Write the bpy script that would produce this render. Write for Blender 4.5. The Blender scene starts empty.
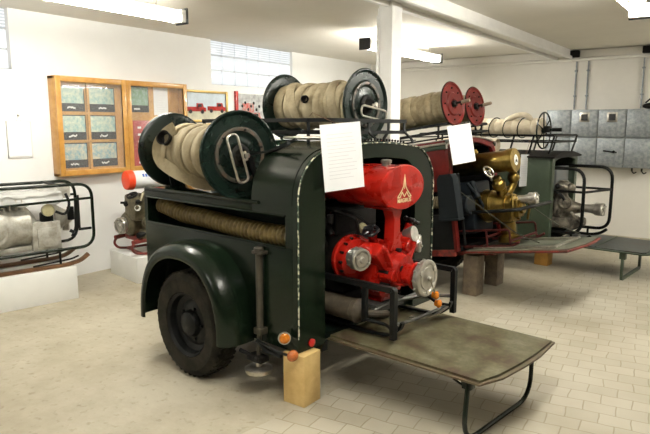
import bpy, bmesh, math, random
from mathutils import Vector, Matrix, noise
random.seed(7)
PI=math.pi
V=Vector
COL=bpy.context.scene.collection
# ------------------------------------------------------------------ materials
def mat(name,col,rough=.5,metal=0.,var=.0,vscale=6.,col2=None,bump=0.,bscale=60.,coat=0.,rvar=0.,emit=None,estr=0.,alpha=1.,spec=.5,trans=0.):
    m=bpy.data.materials.new(name); m.use_nodes=True
    nt=m.node_tree; N=nt.nodes; L=nt.links
    b=N['Principled BSDF']
    b.inputs['Base Color'].default_value=(*col,1); b.inputs['Roughness'].default_value=rough
    b.inputs['Metallic'].default_value=metal; b.inputs['Coat Weight'].default_value=coat
    b.inputs['Coat Roughness'].default_value=.08
    b.inputs['Specular IOR Level'].default_value=spec
    b.inputs['Alpha'].default_value=alpha
    b.inputs['Transmission Weight'].default_value=trans
    tc=N.new('ShaderNodeTexCoord')
    if var>0 or col2:
        n=N.new('ShaderNodeTexNoise'); n.inputs['Scale'].default_value=vscale; n.inputs['Detail'].default_value=6; n.inputs['Roughness'].default_value=.65
        L.new(tc.outputs['Object'],n.inputs['Vector'])
        r=N.new('ShaderNodeValToRGB'); c2=col2 or tuple(max(0,c*(1-var)) for c in col)
        r.color_ramp.elements[0].position=.38; r.color_ramp.elements[1].position=.62
        r.color_ramp.elements[0].color=(*c2,1); r.color_ramp.elements[1].color=(*col,1)
        L.new(n.outputs['Fac'],r.inputs['Fac']); L.new(r.outputs['Color'],b.inputs['Base Color'])
    if rvar>0:
        n=N.new('ShaderNodeTexNoise'); n.inputs['Scale'].default_value=9; n.inputs['Detail'].default_value=5
        L.new(tc.outputs['Object'],n.inputs['Vector'])
        mr=N.new('ShaderNodeMapRange'); mr.inputs['To Min'].default_value=max(0,rough-rvar); mr.inputs['To Max'].default_value=rough+rvar
        L.new(n.outputs['Fac'],mr.inputs['Value']); L.new(mr.outputs['Result'],b.inputs['Roughness'])
    if bump>0:
        n=N.new('ShaderNodeTexNoise'); n.inputs['Scale'].default_value=bscale; n.inputs['Detail'].default_value=4
        L.new(tc.outputs['Object'],n.inputs['Vector'])
        bp=N.new('ShaderNodeBump'); bp.inputs['Strength'].default_value=bump; bp.inputs['Distance'].default_value=.01
        L.new(n.outputs['Fac'],bp.inputs['Height']); L.new(bp.outputs['Normal'],b.inputs['Normal'])
    if emit:
        b.inputs['Emission Color'].default_value=(*emit,1); b.inputs['Emission Strength'].default_value=estr
    return m
def nodes(m): return m.node_tree.nodes,m.node_tree.links,m.node_tree.nodes['Principled BSDF']

M={}
M['wall']=mat('white_wall_paint',(.86,.86,.845),.8,var=.04,vscale=1.2,bump=.15,bscale=25)
M['wallfar']=mat('darkened_unseen_wall',(.26,.20,.15),.9,var=.3,vscale=3)  # unseen walls, colour darkened to cut light bounced onto the trailers
M['wallb']=mat('old_white_wall_paint',(.80,.775,.72),.85,var=.07,vscale=1.0,bump=.15,bscale=25)
M['ceil']=mat('ceiling_paint',(.74,.71,.64),.85,var=.06,vscale=1.1,bump=.1,bscale=20)
M['trimw']=mat('column_white_paint',(.80,.79,.76),.6,var=.06,vscale=5)
M['green']=mat('dark_green_paint',(.005,.011,.0055),.24,var=.3,vscale=2.,coat=.0,rvar=.06,spec=.27)
M['greengloss']=mat('glossy_dark_green_paint',(.0045,.013,.008),.10,spec=.5)
M['greenin']=mat('shaded_interior_green',(.003,.007,.0045),.65,spec=.08,var=.4,vscale=4)  # copy of the green, darkened to paint in the shade of recesses
M['greenreel']=mat('reel_green_paint',(.006,.015,.011),.28,var=.4,vscale=5,spec=.3,rvar=.1)
M['chip']=mat('worn_bare_edge',(.62,.58,.44),.6,col2=(.012,.03,.018),vscale=38)
for _n in M['chip'].node_tree.nodes:
    if _n.type=='VALTORGB': _n.color_ramp.elements[0].position=.50; _n.color_ramp.elements[1].position=.56
M['red']=mat('red_enamel',(.42,.011,.005),.28,var=.35,vscale=9,spec=.4,rvar=.08)
M['darkred']=mat('dark_red_paint',(.135,.009,.006),.42,var=.45,vscale=5,spec=.25,rvar=.08)
M['redworn']=mat('worn_red_paint',(.26,.025,.016),.5,col2=(.08,.02,.014),vscale=20)
M['orange']=mat('orange_red_plastic',(.85,.07,.02),.35)
M['black']=mat('black_paint',(.006,.007,.007),.4,spec=.2,var=.4,vscale=15,rvar=.1)
M['dark']=mat('oily_dark_metal',(.010,.009,.008),.55,spec=.15,var=.5,vscale=20)
M['rubber']=mat('tyre_rubber',(.010,.009,.007),.8,spec=.15,vscale=12,col2=(.028,.025,.018))
M['alu']=mat('cast_aluminium',(.62,.60,.55),.35,metal=.85,var=.25,vscale=22,bump=.05)
M['alupaint']=mat('grey_cast_motor_paint',(.50,.49,.44),.45,metal=.3,var=.3,vscale=12,col2=(.30,.28,.23))
M['grimy']=mat('grimy_cast_metal',(.34,.31,.25),.45,metal=.5,col2=(.07,.062,.05),vscale=9,bump=.1)
M['steel']=mat('worn_bright_steel',(.60,.57,.50),.3,metal=.9,var=.3,vscale=30)
M['greysteel']=mat('dull_steel',(.10,.10,.09),.45,metal=.4,var=.4,vscale=20)
M['frame2']=mat('grimy_red_tube',(.07,.010,.008),.6,var=.5,vscale=14,spec=.2)
M['edge']=mat('worn_platform_edge',(.075,.065,.035),.5,col2=(.11,.075,.045),vscale=9,spec=.3)
M['brass']=mat('brass',(.40,.28,.075),.32,metal=1.,col2=(.16,.11,.03),vscale=7,rvar=.1)
M['hose']=mat('canvas_hose',(.34,.285,.18),.9,col2=(.22,.175,.10),vscale=11,bump=.25,bscale=220)
M['hoselite']=mat('pale_canvas_hose',(.62,.55,.42),.9,col2=(.50,.43,.31),vscale=14,bump=.2,bscale=200)
M['suction']=mat('ribbed_suction_hose',(.19,.135,.045),.5,col2=(.10,.07,.025),vscale=20)
M['wood']=mat('fresh_pine_block',(.72,.52,.22),.6,col2=(.60,.40,.15),vscale=9)
M['woodend']=mat('pine_end_grain',(.78,.62,.34),.7,var=.15,vscale=30)
M['oldwood']=mat('grey_old_timber',(.22,.17,.115),.8,col2=(.14,.11,.08),vscale=14,bump=.2)
M['yellowwood']=mat('yellow_timber_block',(.50,.26,.05),.6,var=.3,vscale=8)
M['pine']=mat('varnished_pine',(.60,.32,.075),.35,col2=(.48,.23,.045),vscale=10,coat=.3)
M['rust']=mat('rust_worn_steel',(.075,.045,.028),.5,col2=(.02,.028,.022),vscale=22)
M['brownwood']=mat('worn_brown_runner',(.16,.075,.03),.5,var=.4,vscale=10)
M['paper']=mat('white_paper',(.86,.87,.89),.45,var=.02,vscale=8)
M['ink']=mat('grey_print',(.66,.66,.69),.8)
M['white']=mat('white_board',(.88,.88,.85),.5,var=.05,vscale=3)
M['amber']=mat('amber_lens',(.75,.22,.01),.15,var=.3,vscale=60,coat=.6)
M['amberred']=mat('orange_reflector',(.50,.13,.025),.25,var=.3,vscale=80,coat=.4)
M['redlens']=mat('red_lens',(.55,.01,.01),.15,coat=.6)
M['galv']=mat('galvanised_sheet',(.36,.385,.40),.48,metal=.5,col2=(.23,.255,.27),vscale=24,rvar=.08)
M['greygreen']=mat('grey_green_paint',(.050,.075,.045),.42,var=.3,vscale=5,rvar=.06)
M['blackplastic']=mat('black_plastic',(.01,.01,.012),.3)
M['cream']=mat('cream_lettering',(.80,.66,.36),.5)
M['enamel']=mat('white_enamel_badge',(.85,.85,.82),.3)
M['blue']=mat('blue_print',(.03,.12,.5),.5)
M['gauge']=mat('gauge_face',(.34,.31,.18),.3,var=.2,vscale=30)
M['tube']=mat('fluorescent_tube',(1,1,1),.5,emit=(1.,.97,.88),estr=1.)
M['lampw']=mat('lamp_tray_white',(.85,.84,.80),.4)
M['plastic']=mat('clear_plastic_sheet',(.75,.75,.72),.25,alpha=.55)
M['inshade']=mat('painted_interior_shade',(.004,.004,.004),.85,spec=.05)  # near black, the shade of the interiors is put into the colour
M['glass']=mat('cabinet_glass',(.9,.95,.95),.03,alpha=.07,spec=.9)
M['sky']=mat('picture_sky',(.62,.72,.80),.4,var=.2,vscale=6)
M['field']=mat('picture_ground',(.62,.60,.45),.4,var=.3,vscale=9)
M['paint1']=mat('faded_picture',(.62,.66,.50),.5,col2=(.25,.42,.42),vscale=20)
M['paint2']=mat('faded_warm_picture',(.66,.60,.42),.5,col2=(.20,.38,.45),vscale=18)
M['paint3']=mat('green_picture',(.16,.30,.16),.5,col2=(.30,.42,.36),vscale=22)
M['crowd']=mat('poster_red_engine',(.50,.05,.04),.5,col2=(.35,.33,.30),vscale=20)
M['postersky']=mat('poster_pale_background',(.55,.56,.56),.4,var=.5,vscale=9)
M['gold']=mat('gilt_frame',(.50,.34,.10),.35,metal=.4)
M['terracotta']=mat('brown_motor_paint',(.07,.055,.036),.6,var=.4,vscale=25)

# platform board: worn olive plywood with scuffed reddish zones
def board(name,c1,c2,c3):
    m=mat(name,c1,.42); N,L,b=nodes(m)
    tc=N.new('ShaderNodeTexCoord')
    n=N.new('ShaderNodeTexNoise'); n.inputs['Scale'].default_value=6.5; n.inputs['Detail'].default_value=10; n.inputs['Roughness'].default_value=.7
    L.new(tc.outputs['Object'],n.inputs['Vector'])
    r=N.new('ShaderNodeValToRGB'); e=r.color_ramp.elements
    e[0].position=.36; e[0].color=(*c2,1); e[1].position=.5; e[1].color=(*c1,1); x=e.new(.66); x.color=(*c3,1)
    L.new(n.outputs['Fac'],r.inputs['Fac'])
    n2=N.new('ShaderNodeTexNoise'); n2.inputs['Scale'].default_value=35; n2.inputs['Detail'].default_value=5
    L.new(tc.outputs['Object'],n2.inputs['Vector'])
    mx=N.new('ShaderNodeMixRGB'); mx.blend_type='MULTIPLY'; mx.inputs['Fac'].default_value=.5
    L.new(r.outputs['Color'],mx.inputs['Color1']); L.new(n2.outputs['Fac'],mx.inputs['Color2']); L.new(mx.outputs['Color'],b.inputs['Base Color'])
    b.inputs['Specular IOR Level'].default_value=.3
    mr=N.new('ShaderNodeMapRange'); mr.inputs['To Min'].default_value=.25; mr.inputs['To Max'].default_value=.6
    L.new(n.outputs['Fac'],mr.inputs['Value']); L.new(mr.outputs['Result'],b.inputs['Roughness'])
    return m
M['board']=board('worn_olive_board',(.125,.115,.06),(.075,.045,.028),(.21,.20,.14))
M['board2']=board('grey_green_board',(.13,.14,.10),(.09,.075,.055),(.19,.20,.16))
M['board3']=board('slate_board',(.10,.11,.105),(.075,.06,.05),(.16,.17,.17))

def floor_mats():
    m=mat('bare_concrete',(.5,.46,.38),.6); N,L,b=nodes(m)
    tc=N.new('ShaderNodeTexCoord')
    n=N.new('ShaderNodeTexNoise'); n.inputs['Scale'].default_value=1.6; n.inputs['Detail'].default_value=10; n.inputs['Roughness'].default_value=.68
    L.new(tc.outputs['Object'],n.inputs['Vector'])
    r=N.new('ShaderNodeValToRGB'); e=r.color_ramp.elements
    e[0].position=.30; e[0].color=(.335,.29,.205,1); e[1].position=.62; e[1].color=(.49,.45,.35,1)
    L.new(n.outputs['Fac'],r.inputs['Fac'])
    n2=N.new('ShaderNodeTexNoise'); n2.inputs['Scale'].default_value=22; n2.inputs['Detail'].default_value=6
    L.new(tc.outputs['Object'],n2.inputs['Vector'])
    r2=N.new('ShaderNodeValToRGB'); r2.color_ramp.elements[0].position=.28; r2.color_ramp.elements[0].color=(.62,.58,.5,1); r2.color_ramp.elements[1].position=.42; r2.color_ramp.elements[1].color=(1,1,1,1)
    L.new(n2.outputs['Fac'],r2.inputs['Fac'])
    mx=N.new('ShaderNodeMixRGB'); mx.blend_type='MULTIPLY'; mx.inputs['Fac'].default_value=.7
    L.new(r.outputs['Color'],mx.inputs['Color1']); L.new(r2.outputs['Color'],mx.inputs['Color2']); L.new(mx.outputs['Color'],b.inputs['Base Color'])
    bp=N.new('ShaderNodeBump'); bp.inputs['Strength'].default_value=.25; bp.inputs['Distance'].default_value=.01
    L.new(n2.outputs['Fac'],bp.inputs['Height']); L.new(bp.outputs['Normal'],b.inputs['Normal'])
    p=mat('concrete_pavers',(.5,.46,.38),.6); N,L,b=nodes(p)
    tc=N.new('ShaderNodeTexCoord'); mp=N.new('ShaderNodeMapping'); mp.inputs['Rotation'].default_value=(0,0,math.radians(-8))
    L.new(tc.outputs['Object'],mp.inputs['Vector'])
    # slight waviness of the joints
    nw=N.new('ShaderNodeTexNoise'); nw.inputs['Scale'].default_value=4; L.new(tc.outputs['Object'],nw.inputs['Vector'])
    vm=N.new('ShaderNodeVectorMath'); vm.operation='MULTIPLY_ADD'; vm.inputs[1].default_value=(.045,.045,0)
    L.new(nw.outputs['Color'],vm.inputs[0]); L.new(mp.outputs['Vector'],vm.inputs[2])
    br=N.new('ShaderNodeTexBrick'); br.inputs['Scale'].default_value=1; br.inputs['Brick Width'].default_value=.165; br.inputs['Row Height'].default_value=.125
    br.inputs['Mortar Size'].default_value=.0045; br.inputs['Mortar Smooth'].default_value=.6; br.inputs['Bias'].default_value=-.1
    br.inputs['Color1'].default_value=(.52,.485,.395,1); br.inputs['Color2'].default_value=(.455,.42,.33,1); br.inputs['Mortar'].default_value=(.36,.315,.225,1)
    L.new(vm.outputs['Vector'],br.inputs['Vector'])
    n=N.new('ShaderNodeTexNoise'); n.inputs['Scale'].default_value=1.5; n.inputs['Detail'].default_value=8
    L.new(tc.outputs['Object'],n.inputs['Vector'])
    r=N.new('ShaderNodeValToRGB'); r.color_ramp.elements[0].position=.3; r.color_ramp.elements[0].color=(.78,.75,.70,1); r.color_ramp.elements[1].position=.6; r.color_ramp.elements[1].color=(1,1,1,1)
    L.new(n.outputs['Fac'],r.inputs['Fac'])
    mx=N.new('ShaderNodeMixRGB'); mx.blend_type='MULTIPLY'; mx.inputs['Fac'].default_value=1
    L.new(br.outputs['Color'],mx.inputs['Color1']); L.new(r.outputs['Color'],mx.inputs['Color2']); L.new(mx.outputs['Color'],b.inputs['Base Color'])
    bp=N.new('ShaderNodeBump'); bp.invert=True; bp.inputs['Strength'].default_value=.4; bp.inputs['Distance'].default_value=.004
    L.new(br.outputs['Fac'],bp.inputs['Height']); L.new(bp.outputs['Normal'],b.inputs['Normal'])
    return m,p
M['concrete'],M['pavers']=floor_mats()
# glass block: daylight through ribbed glass
m=mat('daylit_glass_block',(.3,.33,.36),.2,emit=(.95,.98,1.),estr=.66); M['gblock']=m
m=mat('louvred_glass_block',(.3,.33,.36),.2,emit=(.93,.96,1.),estr=1.); N,L,b=nodes(m)
tc=N.new('ShaderNodeTexCoord'); w=N.new('ShaderNodeTexWave'); w.bands_direction='Z'; w.inputs['Scale'].default_value=11; L.new(tc.outputs['Object'],w.inputs['Vector'])
mr=N.new('ShaderNodeMapRange'); mr.inputs['To Min'].default_value=.40; mr.inputs['To Max'].default_value=.72; L.new(w.outputs['Fac'],mr.inputs['Value']); L.new(mr.outputs['Result'],b.inputs['Emission Strength']); M['gblock2']=m
M['mortar']=mat('window_mortar',(.50,.50,.50),.8)

# ------------------------------------------------------------------ geometry helpers
def nb(): return bmesh.new()
def box(bm,x0,x1,y0,y1,z0,z1,bev=0.,T=None):
    tmp=bmesh.new(); bmesh.ops.create_cube(tmp,size=1)
    for v in tmp.verts: v.co=V(((x0+x1)/2+v.co.x*(x1-x0),(y0+y1)/2+v.co.y*(y1-y0),(z0+z1)/2+v.co.z*(z1-z0)))
    if bev>0: bmesh.ops.bevel(tmp,geom=list(tmp.edges),offset=min(bev,.45*min(abs(x1-x0),abs(y1-y0),abs(z1-z0))),segments=2,affect='EDGES',profile=.5)
    if T is not None: bmesh.ops.transform(tmp,matrix=T,verts=tmp.verts)
    merge(bm,tmp); return bm
def merge(bm,tmp):
    me=bpy.data.meshes.new('t'); tmp.to_mesh(me); tmp.free(); bm.from_mesh(me); bpy.data.meshes.remove(me)
def basis(d):
    d=V(d).normalized(); up=V((0,0,1)) if abs(d.z)<.95 else V((1,0,0))
    u=d.cross(up).normalized(); return u,u.cross(d).normalized(),d
def lathe(bm,o,d,prof,n=32,sx=1.,sy=1.):
    """prof = [(t along axis, radius)]; sx, sy squash the section"""
    o=V(o); u,w,d=basis(d); rings=[]
    for t,r in prof:
        if r<1e-6: rings.append([bm.verts.new(o+d*t)])
        else: rings.append([bm.verts.new(o+d*t+u*(math.cos(2*PI*i/n)*r*sx)+w*(math.sin(2*PI*i/n)*r*sy)) for i in range(n)])
    for A,B in zip(rings,rings[1:]):
        for i in range(n):
            j=(i+1)%n
            if len(A)==1 and len(B)==1: continue
            if len(A)==1: bm.faces.new((A[0],B[i],B[j]))
            elif len(B)==1: bm.faces.new((A[i],A[j],B[0]))
            else: bm.faces.new((A[i],A[j],B[j],B[i]))
    return bm
def cyl(bm,p0,p1,r,r1=None,n=20,ch=.0):
    p0,p1=V(p0),V(p1); r1=r if r1 is None else r1; L=(p1-p0).length
    c=ch or min(r,r1,L)*.12
    return lathe(bm,p0,p1-p0,[(0,0),(0,r-c),(c,r),(L-c,r1),(L,r1-c),(L,0)],n)
def fillet(pts,rad,closed=False,seg=6):
    pts=[V(p) for p in pts]; out=[]; n=len(pts)
    for i in range(n):
        if not closed and i in (0,n-1): out.append(pts[i]); continue
        a,b,c=pts[i-1],pts[i],pts[(i+1)%n]
        d1=(a-b); d2=(c-b); r=min(rad,d1.length*.49,d2.length*.49); p=b+d1.normalized()*r; q=b+d2.normalized()*r
        for k in range(seg+1):
            t=k/seg; out.append(p*(1-t)**2+b*2*t*(1-t)+q*t*t)
    return out
def sweep(bm,pts,r,n=10,closed=False,flat=None,rf=None):
    """tube along pts; flat=(w,h) gives a rectangular bar; rf(i) a changing radius"""
    pts=[V(p) for p in pts]; m=len(pts); rings=[]; prev=None
    for i,p in enumerate(pts):
        if closed: d=(pts[(i+1)%m]-pts[i-1])
        else: d=(pts[min(i+1,m-1)]-pts[max(i-1,0)])
        d.normalize()
        if prev is None: u,w,_=basis(d)
        else:
            u=prev-d*prev.dot(d); u.normalize(); w=u.cross(d)
        prev=u
        rr=rf(i) if rf else r
        if flat: q=[(-1,-1),(1,-1),(1,1),(-1,1)]; rings.append([bm.verts.new(p+u*a*flat[0]/2+w*b*flat[1]/2) for a,b in q])
        else: rings.append([bm.verts.new(p+u*math.cos(2*PI*k/n)*rr+w*math.sin(2*PI*k/n)*rr) for k in range(n)])
    k=len(rings[0])
    for i in range(m if closed else m-1):
        A,B=rings[i],rings[(i+1)%m]
        for j in range(k): bm.faces.new((A[j],A[(j+1)%k],B[(j+1)%k],B[j]))
    if not closed: bm.faces.new(rings[0][::-1]); bm.faces.new(rings[-1])
    return bm
def tube(bm,pts,r,rad=0.,closed=False,n=10,flat=None): return sweep(bm,fillet(pts,rad,closed) if rad else pts,r,n,closed,flat)
def prism(bm,poly,d0,d1,plane='yz'):
    """extrude a 2-D polygon between d0 and d1 along the third axis"""
    def P(a,b,c): return V((c,a,b)) if plane=='yz' else V((a,c,b)) if plane=='xz' else V((a,b,c))
    A=[bm.verts.new(P(a,b,d0)) for a,b in poly]; B=[bm.verts.new(P(a,b,d1)) for a,b in poly]
    bm.faces.new(A[::-1]); bm.faces.new(B)
    for i in range(len(A)): j=(i+1)%len(A); bm.faces.new((A[i],A[j],B[j],B[i]))
    return bm
def ring(bm,outer,inner,d0,d1,plane='yz'):
    """open frame between two outlines with the same number of points (not closed at the ends)"""
    def P(a,b,c): return V((c,a,b)) if plane=='yz' else V((a,c,b)) if plane=='xz' else V((a,b,c))
    O0=[bm.verts.new(P(a,b,d0)) for a,b in outer]; O1=[bm.verts.new(P(a,b,d1)) for a,b in outer]
    I0=[bm.verts.new(P(a,b,d0)) for a,b in inner]; I1=[bm.verts.new(P(a,b,d1)) for a,b in inner]
    n=len(outer)
    for i in range(n-1):
        bm.faces.new((O0[i],O0[i+1],O1[i+1],O1[i])); bm.faces.new((I0[i],I1[i],I1[i+1],I0[i+1]))
        bm.faces.new((O1[i],O1[i+1],I1[i+1],I1[i])); bm.faces.new((O0[i],I0[i],I0[i+1],O0[i+1]))
    for k in (0,n-1): bm.faces.new((O0[k],O1[k],I1[k],I0[k]))
    return bm
def sphere(bm,c,r,s=(1,1,1),n=16):
    tmp=bmesh.new(); bmesh.ops.create_uvsphere(tmp,u_segments=n,v_segments=n//2+2,radius=r)
    for v in tmp.verts: v.co=V((v.co.x*s[0]+c[0],v.co.y*s[1]+c[1],v.co.z*s[2]+c[2]))
    merge(bm,tmp); return bm
ORG={}
def root(name,label,cat,o=(0,0,0),frame=None,group=None):
    e=bpy.data.objects.new(name,None); COL.objects.link(e)
    e.matrix_world=(frame or Matrix.Identity(4))@Matrix.Translation(V(o))
    e.empty_display_size=.1; e['label']=label; e['category']=cat
    if group: e['group']=group
    ORG[e.name]=V(o); return e
def org(o):
    while o.parent: o=o.parent
    return ORG.get(o.name,V((0,0,0)))
def obj(name,bm,m,parent=None,label=None,smooth=35,origin=None):
    bmesh.ops.remove_doubles(bm,verts=bm.verts,dist=1e-6)
    bmesh.ops.recalc_face_normals(bm,faces=bm.faces)
    for f in bm.faces: f.smooth=smooth>0
    for e in bm.edges:
        if len(e.link_faces)==2 and e.calc_face_angle(0)>math.radians(smooth): e.smooth=False
    if parent: bmesh.ops.translate(bm,verts=bm.verts,vec=-org(parent))
    me=bpy.data.meshes.new(name); bm.to_mesh(me); bm.free(); me.materials.append(m)
    o=bpy.data.objects.new(name,me); COL.objects.link(o)
    if parent: o.parent=parent
    if label: o['label']=label
    return o
def single(name,bm,m,label,cat,o=(0,0,0),frame=None,group=None,smooth=35):
    bmesh.ops.translate(bm,verts=bm.verts,vec=-V(o))
    ob=obj(name,bm,m,None,label,smooth); ob['category']=cat
    ob.matrix_world=(frame or Matrix.Identity(4))@Matrix.Translation(V(o)); ORG[ob.name]=V(o)
    if group: ob['group']=group
    return ob
def struct(name,bm,m,label=None):
    o=obj(name,bm,m,None,label); o['kind']='structure'; return o
def split(name,bm,m,parent=None,label=None,smooth=35):
    """link every loose piece of bm as a part of its own"""
    bm.verts.index_update(); left=set(bm.verts); out=[]
    while left:
        st=[next(iter(left))]; comp=set(st)
        while st:
            v=st.pop()
            for e in v.link_edges:
                o=e.other_vert(v)
                if o not in comp: comp.add(o); st.append(o)
        left-=comp; out.append(comp)
    out.sort(key=lambda c: min(v.index for v in c))
    res=[]
    for comp in out:
        nbm=nb(); mp={v:nbm.verts.new(v.co) for v in sorted(comp,key=lambda v:v.index)}
        fs={f for v in comp for f in v.link_faces}
        for f in fs: nbm.faces.new([mp[v] for v in f.verts])
        res.append(obj(name,nbm,m,parent,label,smooth))
    bm.free(); return res
def copytree(o,parent=None):
    c=o.copy(); COL.objects.link(c)
    if parent: c.parent=parent
    for ch in list(o.children): copytree(ch,c)
    if not parent: ORG[c.name]=ORG.get(o.name,V((0,0,0)))
    return c
def B(*a,**k): return box(nb(),*a,**k)
def textmesh(s,size,depth=.0006):
    c=bpy.data.curves.new('t','FONT'); c.body=s; c.size=size; c.extrude=depth; c.align_x='CENTER'; c.align_y='CENTER'; c.offset=size*.012
    o=bpy.data.objects.new('t',c); COL.objects.link(o); bpy.context.view_layer.update()
    me=bpy.data.meshes.new_from_object(o.evaluated_get(bpy.context.evaluated_depsgraph_get()))
    COL.objects.unlink(o); bpy.data.objects.remove(o); bm=nb(); bm.from_mesh(me); return bm
RZ=lambda d: Matrix.Rotation(math.radians(d),4,'Z')
RY=lambda d: Matrix.Rotation(math.radians(d),4,'Y')
RX=lambda d: Matrix.Rotation(math.radians(d),4,'X')
TR=lambda *a: Matrix.Translation(V(a))

# ------------------------------------------------------------------ room
WX,BY,CH=-5.6,9.1,2.6
def floor():
    me=bpy.data.meshes.new('floor')
    p0=(-1.97+.137*(-7.2-2.13),-7.2); p1=(-1.97+.137*(BY+.2-2.13),BY+.2)
    vs=[(WX-.2,-7.2,0),(p0[0],-7.2,0),(p1[0],p1[1],0),(WX-.2,BY+.2,0),(6.4,-7.2,0),(6.4,BY+.2,0)]
    vb=[(x,y,-.1) for x,y,z in vs]
    me.from_pydata(vs+vb,[],[(0,1,2,3),(1,4,5,2),(6,9,8,7),(7,8,11,10),(0,6,7,1),(1,7,10,4),(4,10,11,5),(5,11,8,2),(2,8,9,3),(3,9,6,0)])
    me.materials.append(M['concrete']); me.materials.append(M['pavers'])
    me.polygons[1].material_index=1
    o=bpy.data.objects.new('floor',me); COL.objects.link(o); o['kind']='structure'
floor()
W1=(1.0,2.80); W2=(5.27,6.87); WZ=2.055
bm=nb()
box(bm,WX-.2,WX,-7.2,BY+.2,0,WZ); box(bm,WX-.2,WX,-7.2,W1[0],WZ,CH); box(bm,WX-.2,WX,W1[1],W2[0],WZ,CH); box(bm,WX-.2,WX,W2[1],BY+.2,WZ,CH)
struct('wall_left',bm,M['wall'])
struct('wall_back',B(WX,6.2,BY,BY+.2,0,CH),M['wallb'])
struct('wall_right',B(6.2,6.4,-7.2,BY+.2,0,CH),M['wallfar'])
struct('wall_front',B(WX,6.2,-7.2,-7.0,0,CH),M['wallfar'])
struct('ceiling',B(WX-.2,6.4,-7.2,BY+.2,CH,CH+.15),M['ceil'])
def window(name,y0,y1,nc):
    f=struct(name,B(WX-.12,WX-.06,y0,y1,WZ,CH-.002),M['mortar'],'glass block window glowing with daylight')
    w=(y1-y0)/nc; h=(CH-WZ)/3
    for r in range(3):
        for c in range(nc):
            bm=nb(); ya=y0+c*w+.007; za=WZ+r*h+.006
            box(bm,WX-.07,WX-.035,ya,ya+w-.014,za,za+h-.012,bev=.012)
            obj('glass_block',bm,M['gblock2'] if r==2 else M['gblock'],f)
window('window_1',W1[0],W1[1],8); window('window_2',W2[0],W2[1],7)
# ceiling beams and the column
bm=nb(); T=TR(-2.42,0,0)
box(bm,-2.46,-2.26,-7,BY,2.51,CH); box(bm,-2.49,-2.445,-7,BY,2.47,2.515,bev=.008); box(bm,-2.275,-2.23,-7,BY,2.47,2.515,bev=.008)
struct('trim_1',bm,M['trimw'],'white boxed beam running along the ceiling')
bm=nb(); box(bm,WX,6.2,BY-.06,BY,2.49,CH-.01,bev=.01); box(bm,WX,6.2,BY-.09,BY-.05,2.44,2.47,bev=.01)
struct('trim_2',bm,M['wallb'],'shallow beam where back wall meets ceiling')
K=TR(-2.49,4.28,0)@RZ(-5.8)
def column():
    bm=nb(); box(bm,-.045,.085,-.07,.07,0,2.51,bev=.008,T=K)
    box(bm,-.085,-.04,-.05,.05,0,2.42,bev=.008,T=K)
    box(bm,.075,.095,-.08,-.045,0,2.47,bev=.006,T=K); box(bm,-.05,-.03,-.08,-.045,0,2.47,bev=.006,T=K)
    return bm
struct('trim_3',column(),M['trimw'],'white steel column holding the ceiling beam')
for i,x in enumerate((-2.19,-2.03,-1.33)):
    bm=nb(); cyl(bm,(x,BY-.02,1.77),(x,BY-.02,2.44),.011,n=10)
    for z in (1.95,2.3): box(bm,x-.02,x+.02,BY-.035,BY,z,z+.02,bev=.004)
    single('conduit_pipe',bm,M['galv'],['left thin conduit pipe dropping to the sheet metal lockers','middle thin conduit pipe dropping to the sheet metal lockers','conduit pipe at the far right edge of the back wall'][i],'pipe',(x,BY,1.77))
for i,x in enumerate((-2.22,-1.27)):
    single('junction_box',B(x-.08,x+.08,BY-.13,BY-.06,2.49,2.585,bev=.01),M['dark'],['small dark junction box where beam meets back wall','small dark junction box at right end of back wall'][i],'junction box',(x,BY-.07,2.49))

# ------------------------------------------------------------------ lamps
def lamp(x,y0,y1,z,label,rot=0,both=True,tray=.045,black=True):
    F=TR(x,y0,z)@RZ(rot); L=y1-y0
    t=root('fluorescent_lamp',label,'ceiling lamp',(0,0,0),F,'fluorescent ceiling lamps')
    obj('housing',B(-.03,.03,0,L,-.005,.05,bev=.01),M['lampw'],t)
    bm=nb(); cyl(bm,(-.045,.06,-.028),(-.045,L-.06,-.028),.018,n=12)
    if both: cyl(bm,(.045,.06,-.028),(.045,L-.06,-.028),.018,n=12)
    split('tube',bm,M['tube'],t)
    for k,yy in enumerate((0,L-.05)):
        e=obj('end_socket',B(-tray-.02,tray+.02,yy+.0,yy+.05,-.055,.045,bev=.008),M['lampw'],t)
        if black: obj('end_cap',B(-tray-.026,tray+.026,(-.018 if k==0 else L+.001),(-.001 if k==0 else L+.018),-.065,.062,bev=.004),M['blackplastic'],e,'black end cap')
    bm=nb()
    for yy in (.25,L-.25): cyl(bm,(0,yy,.055),(0,yy,CH-z),.008,n=8)
    split('hanger',bm,M['steel'],t)
    return t
lamp(-3.93,1.90,3.38,2.43,'long bright fluorescent lamp near the top left corner')
lamp(-3.62,5.72,7.55,2.44,'bright fluorescent lamp with black end, half hidden behind white column')
lamp(-.80,3.7,5.25,2.42,'bright fluorescent lamp at the top right corner of the photo',tray=.08)
lamp(-.80,.9,2.4,2.43,'added fill lamp outside the frame, above the camera')  # unseen, added because the visible lamps leave the room too dim
lamp(-2.9,-2.2,-.7,2.43,'added fill lamp outside the frame, behind the camera')  # added out of view to brighten surfaces that face the camera
lamp(1.6,7.0,8.5,2.43,'added fill lamp outside the frame, far right side')  # unseen extra lamp, put in to raise the room's light

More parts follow.
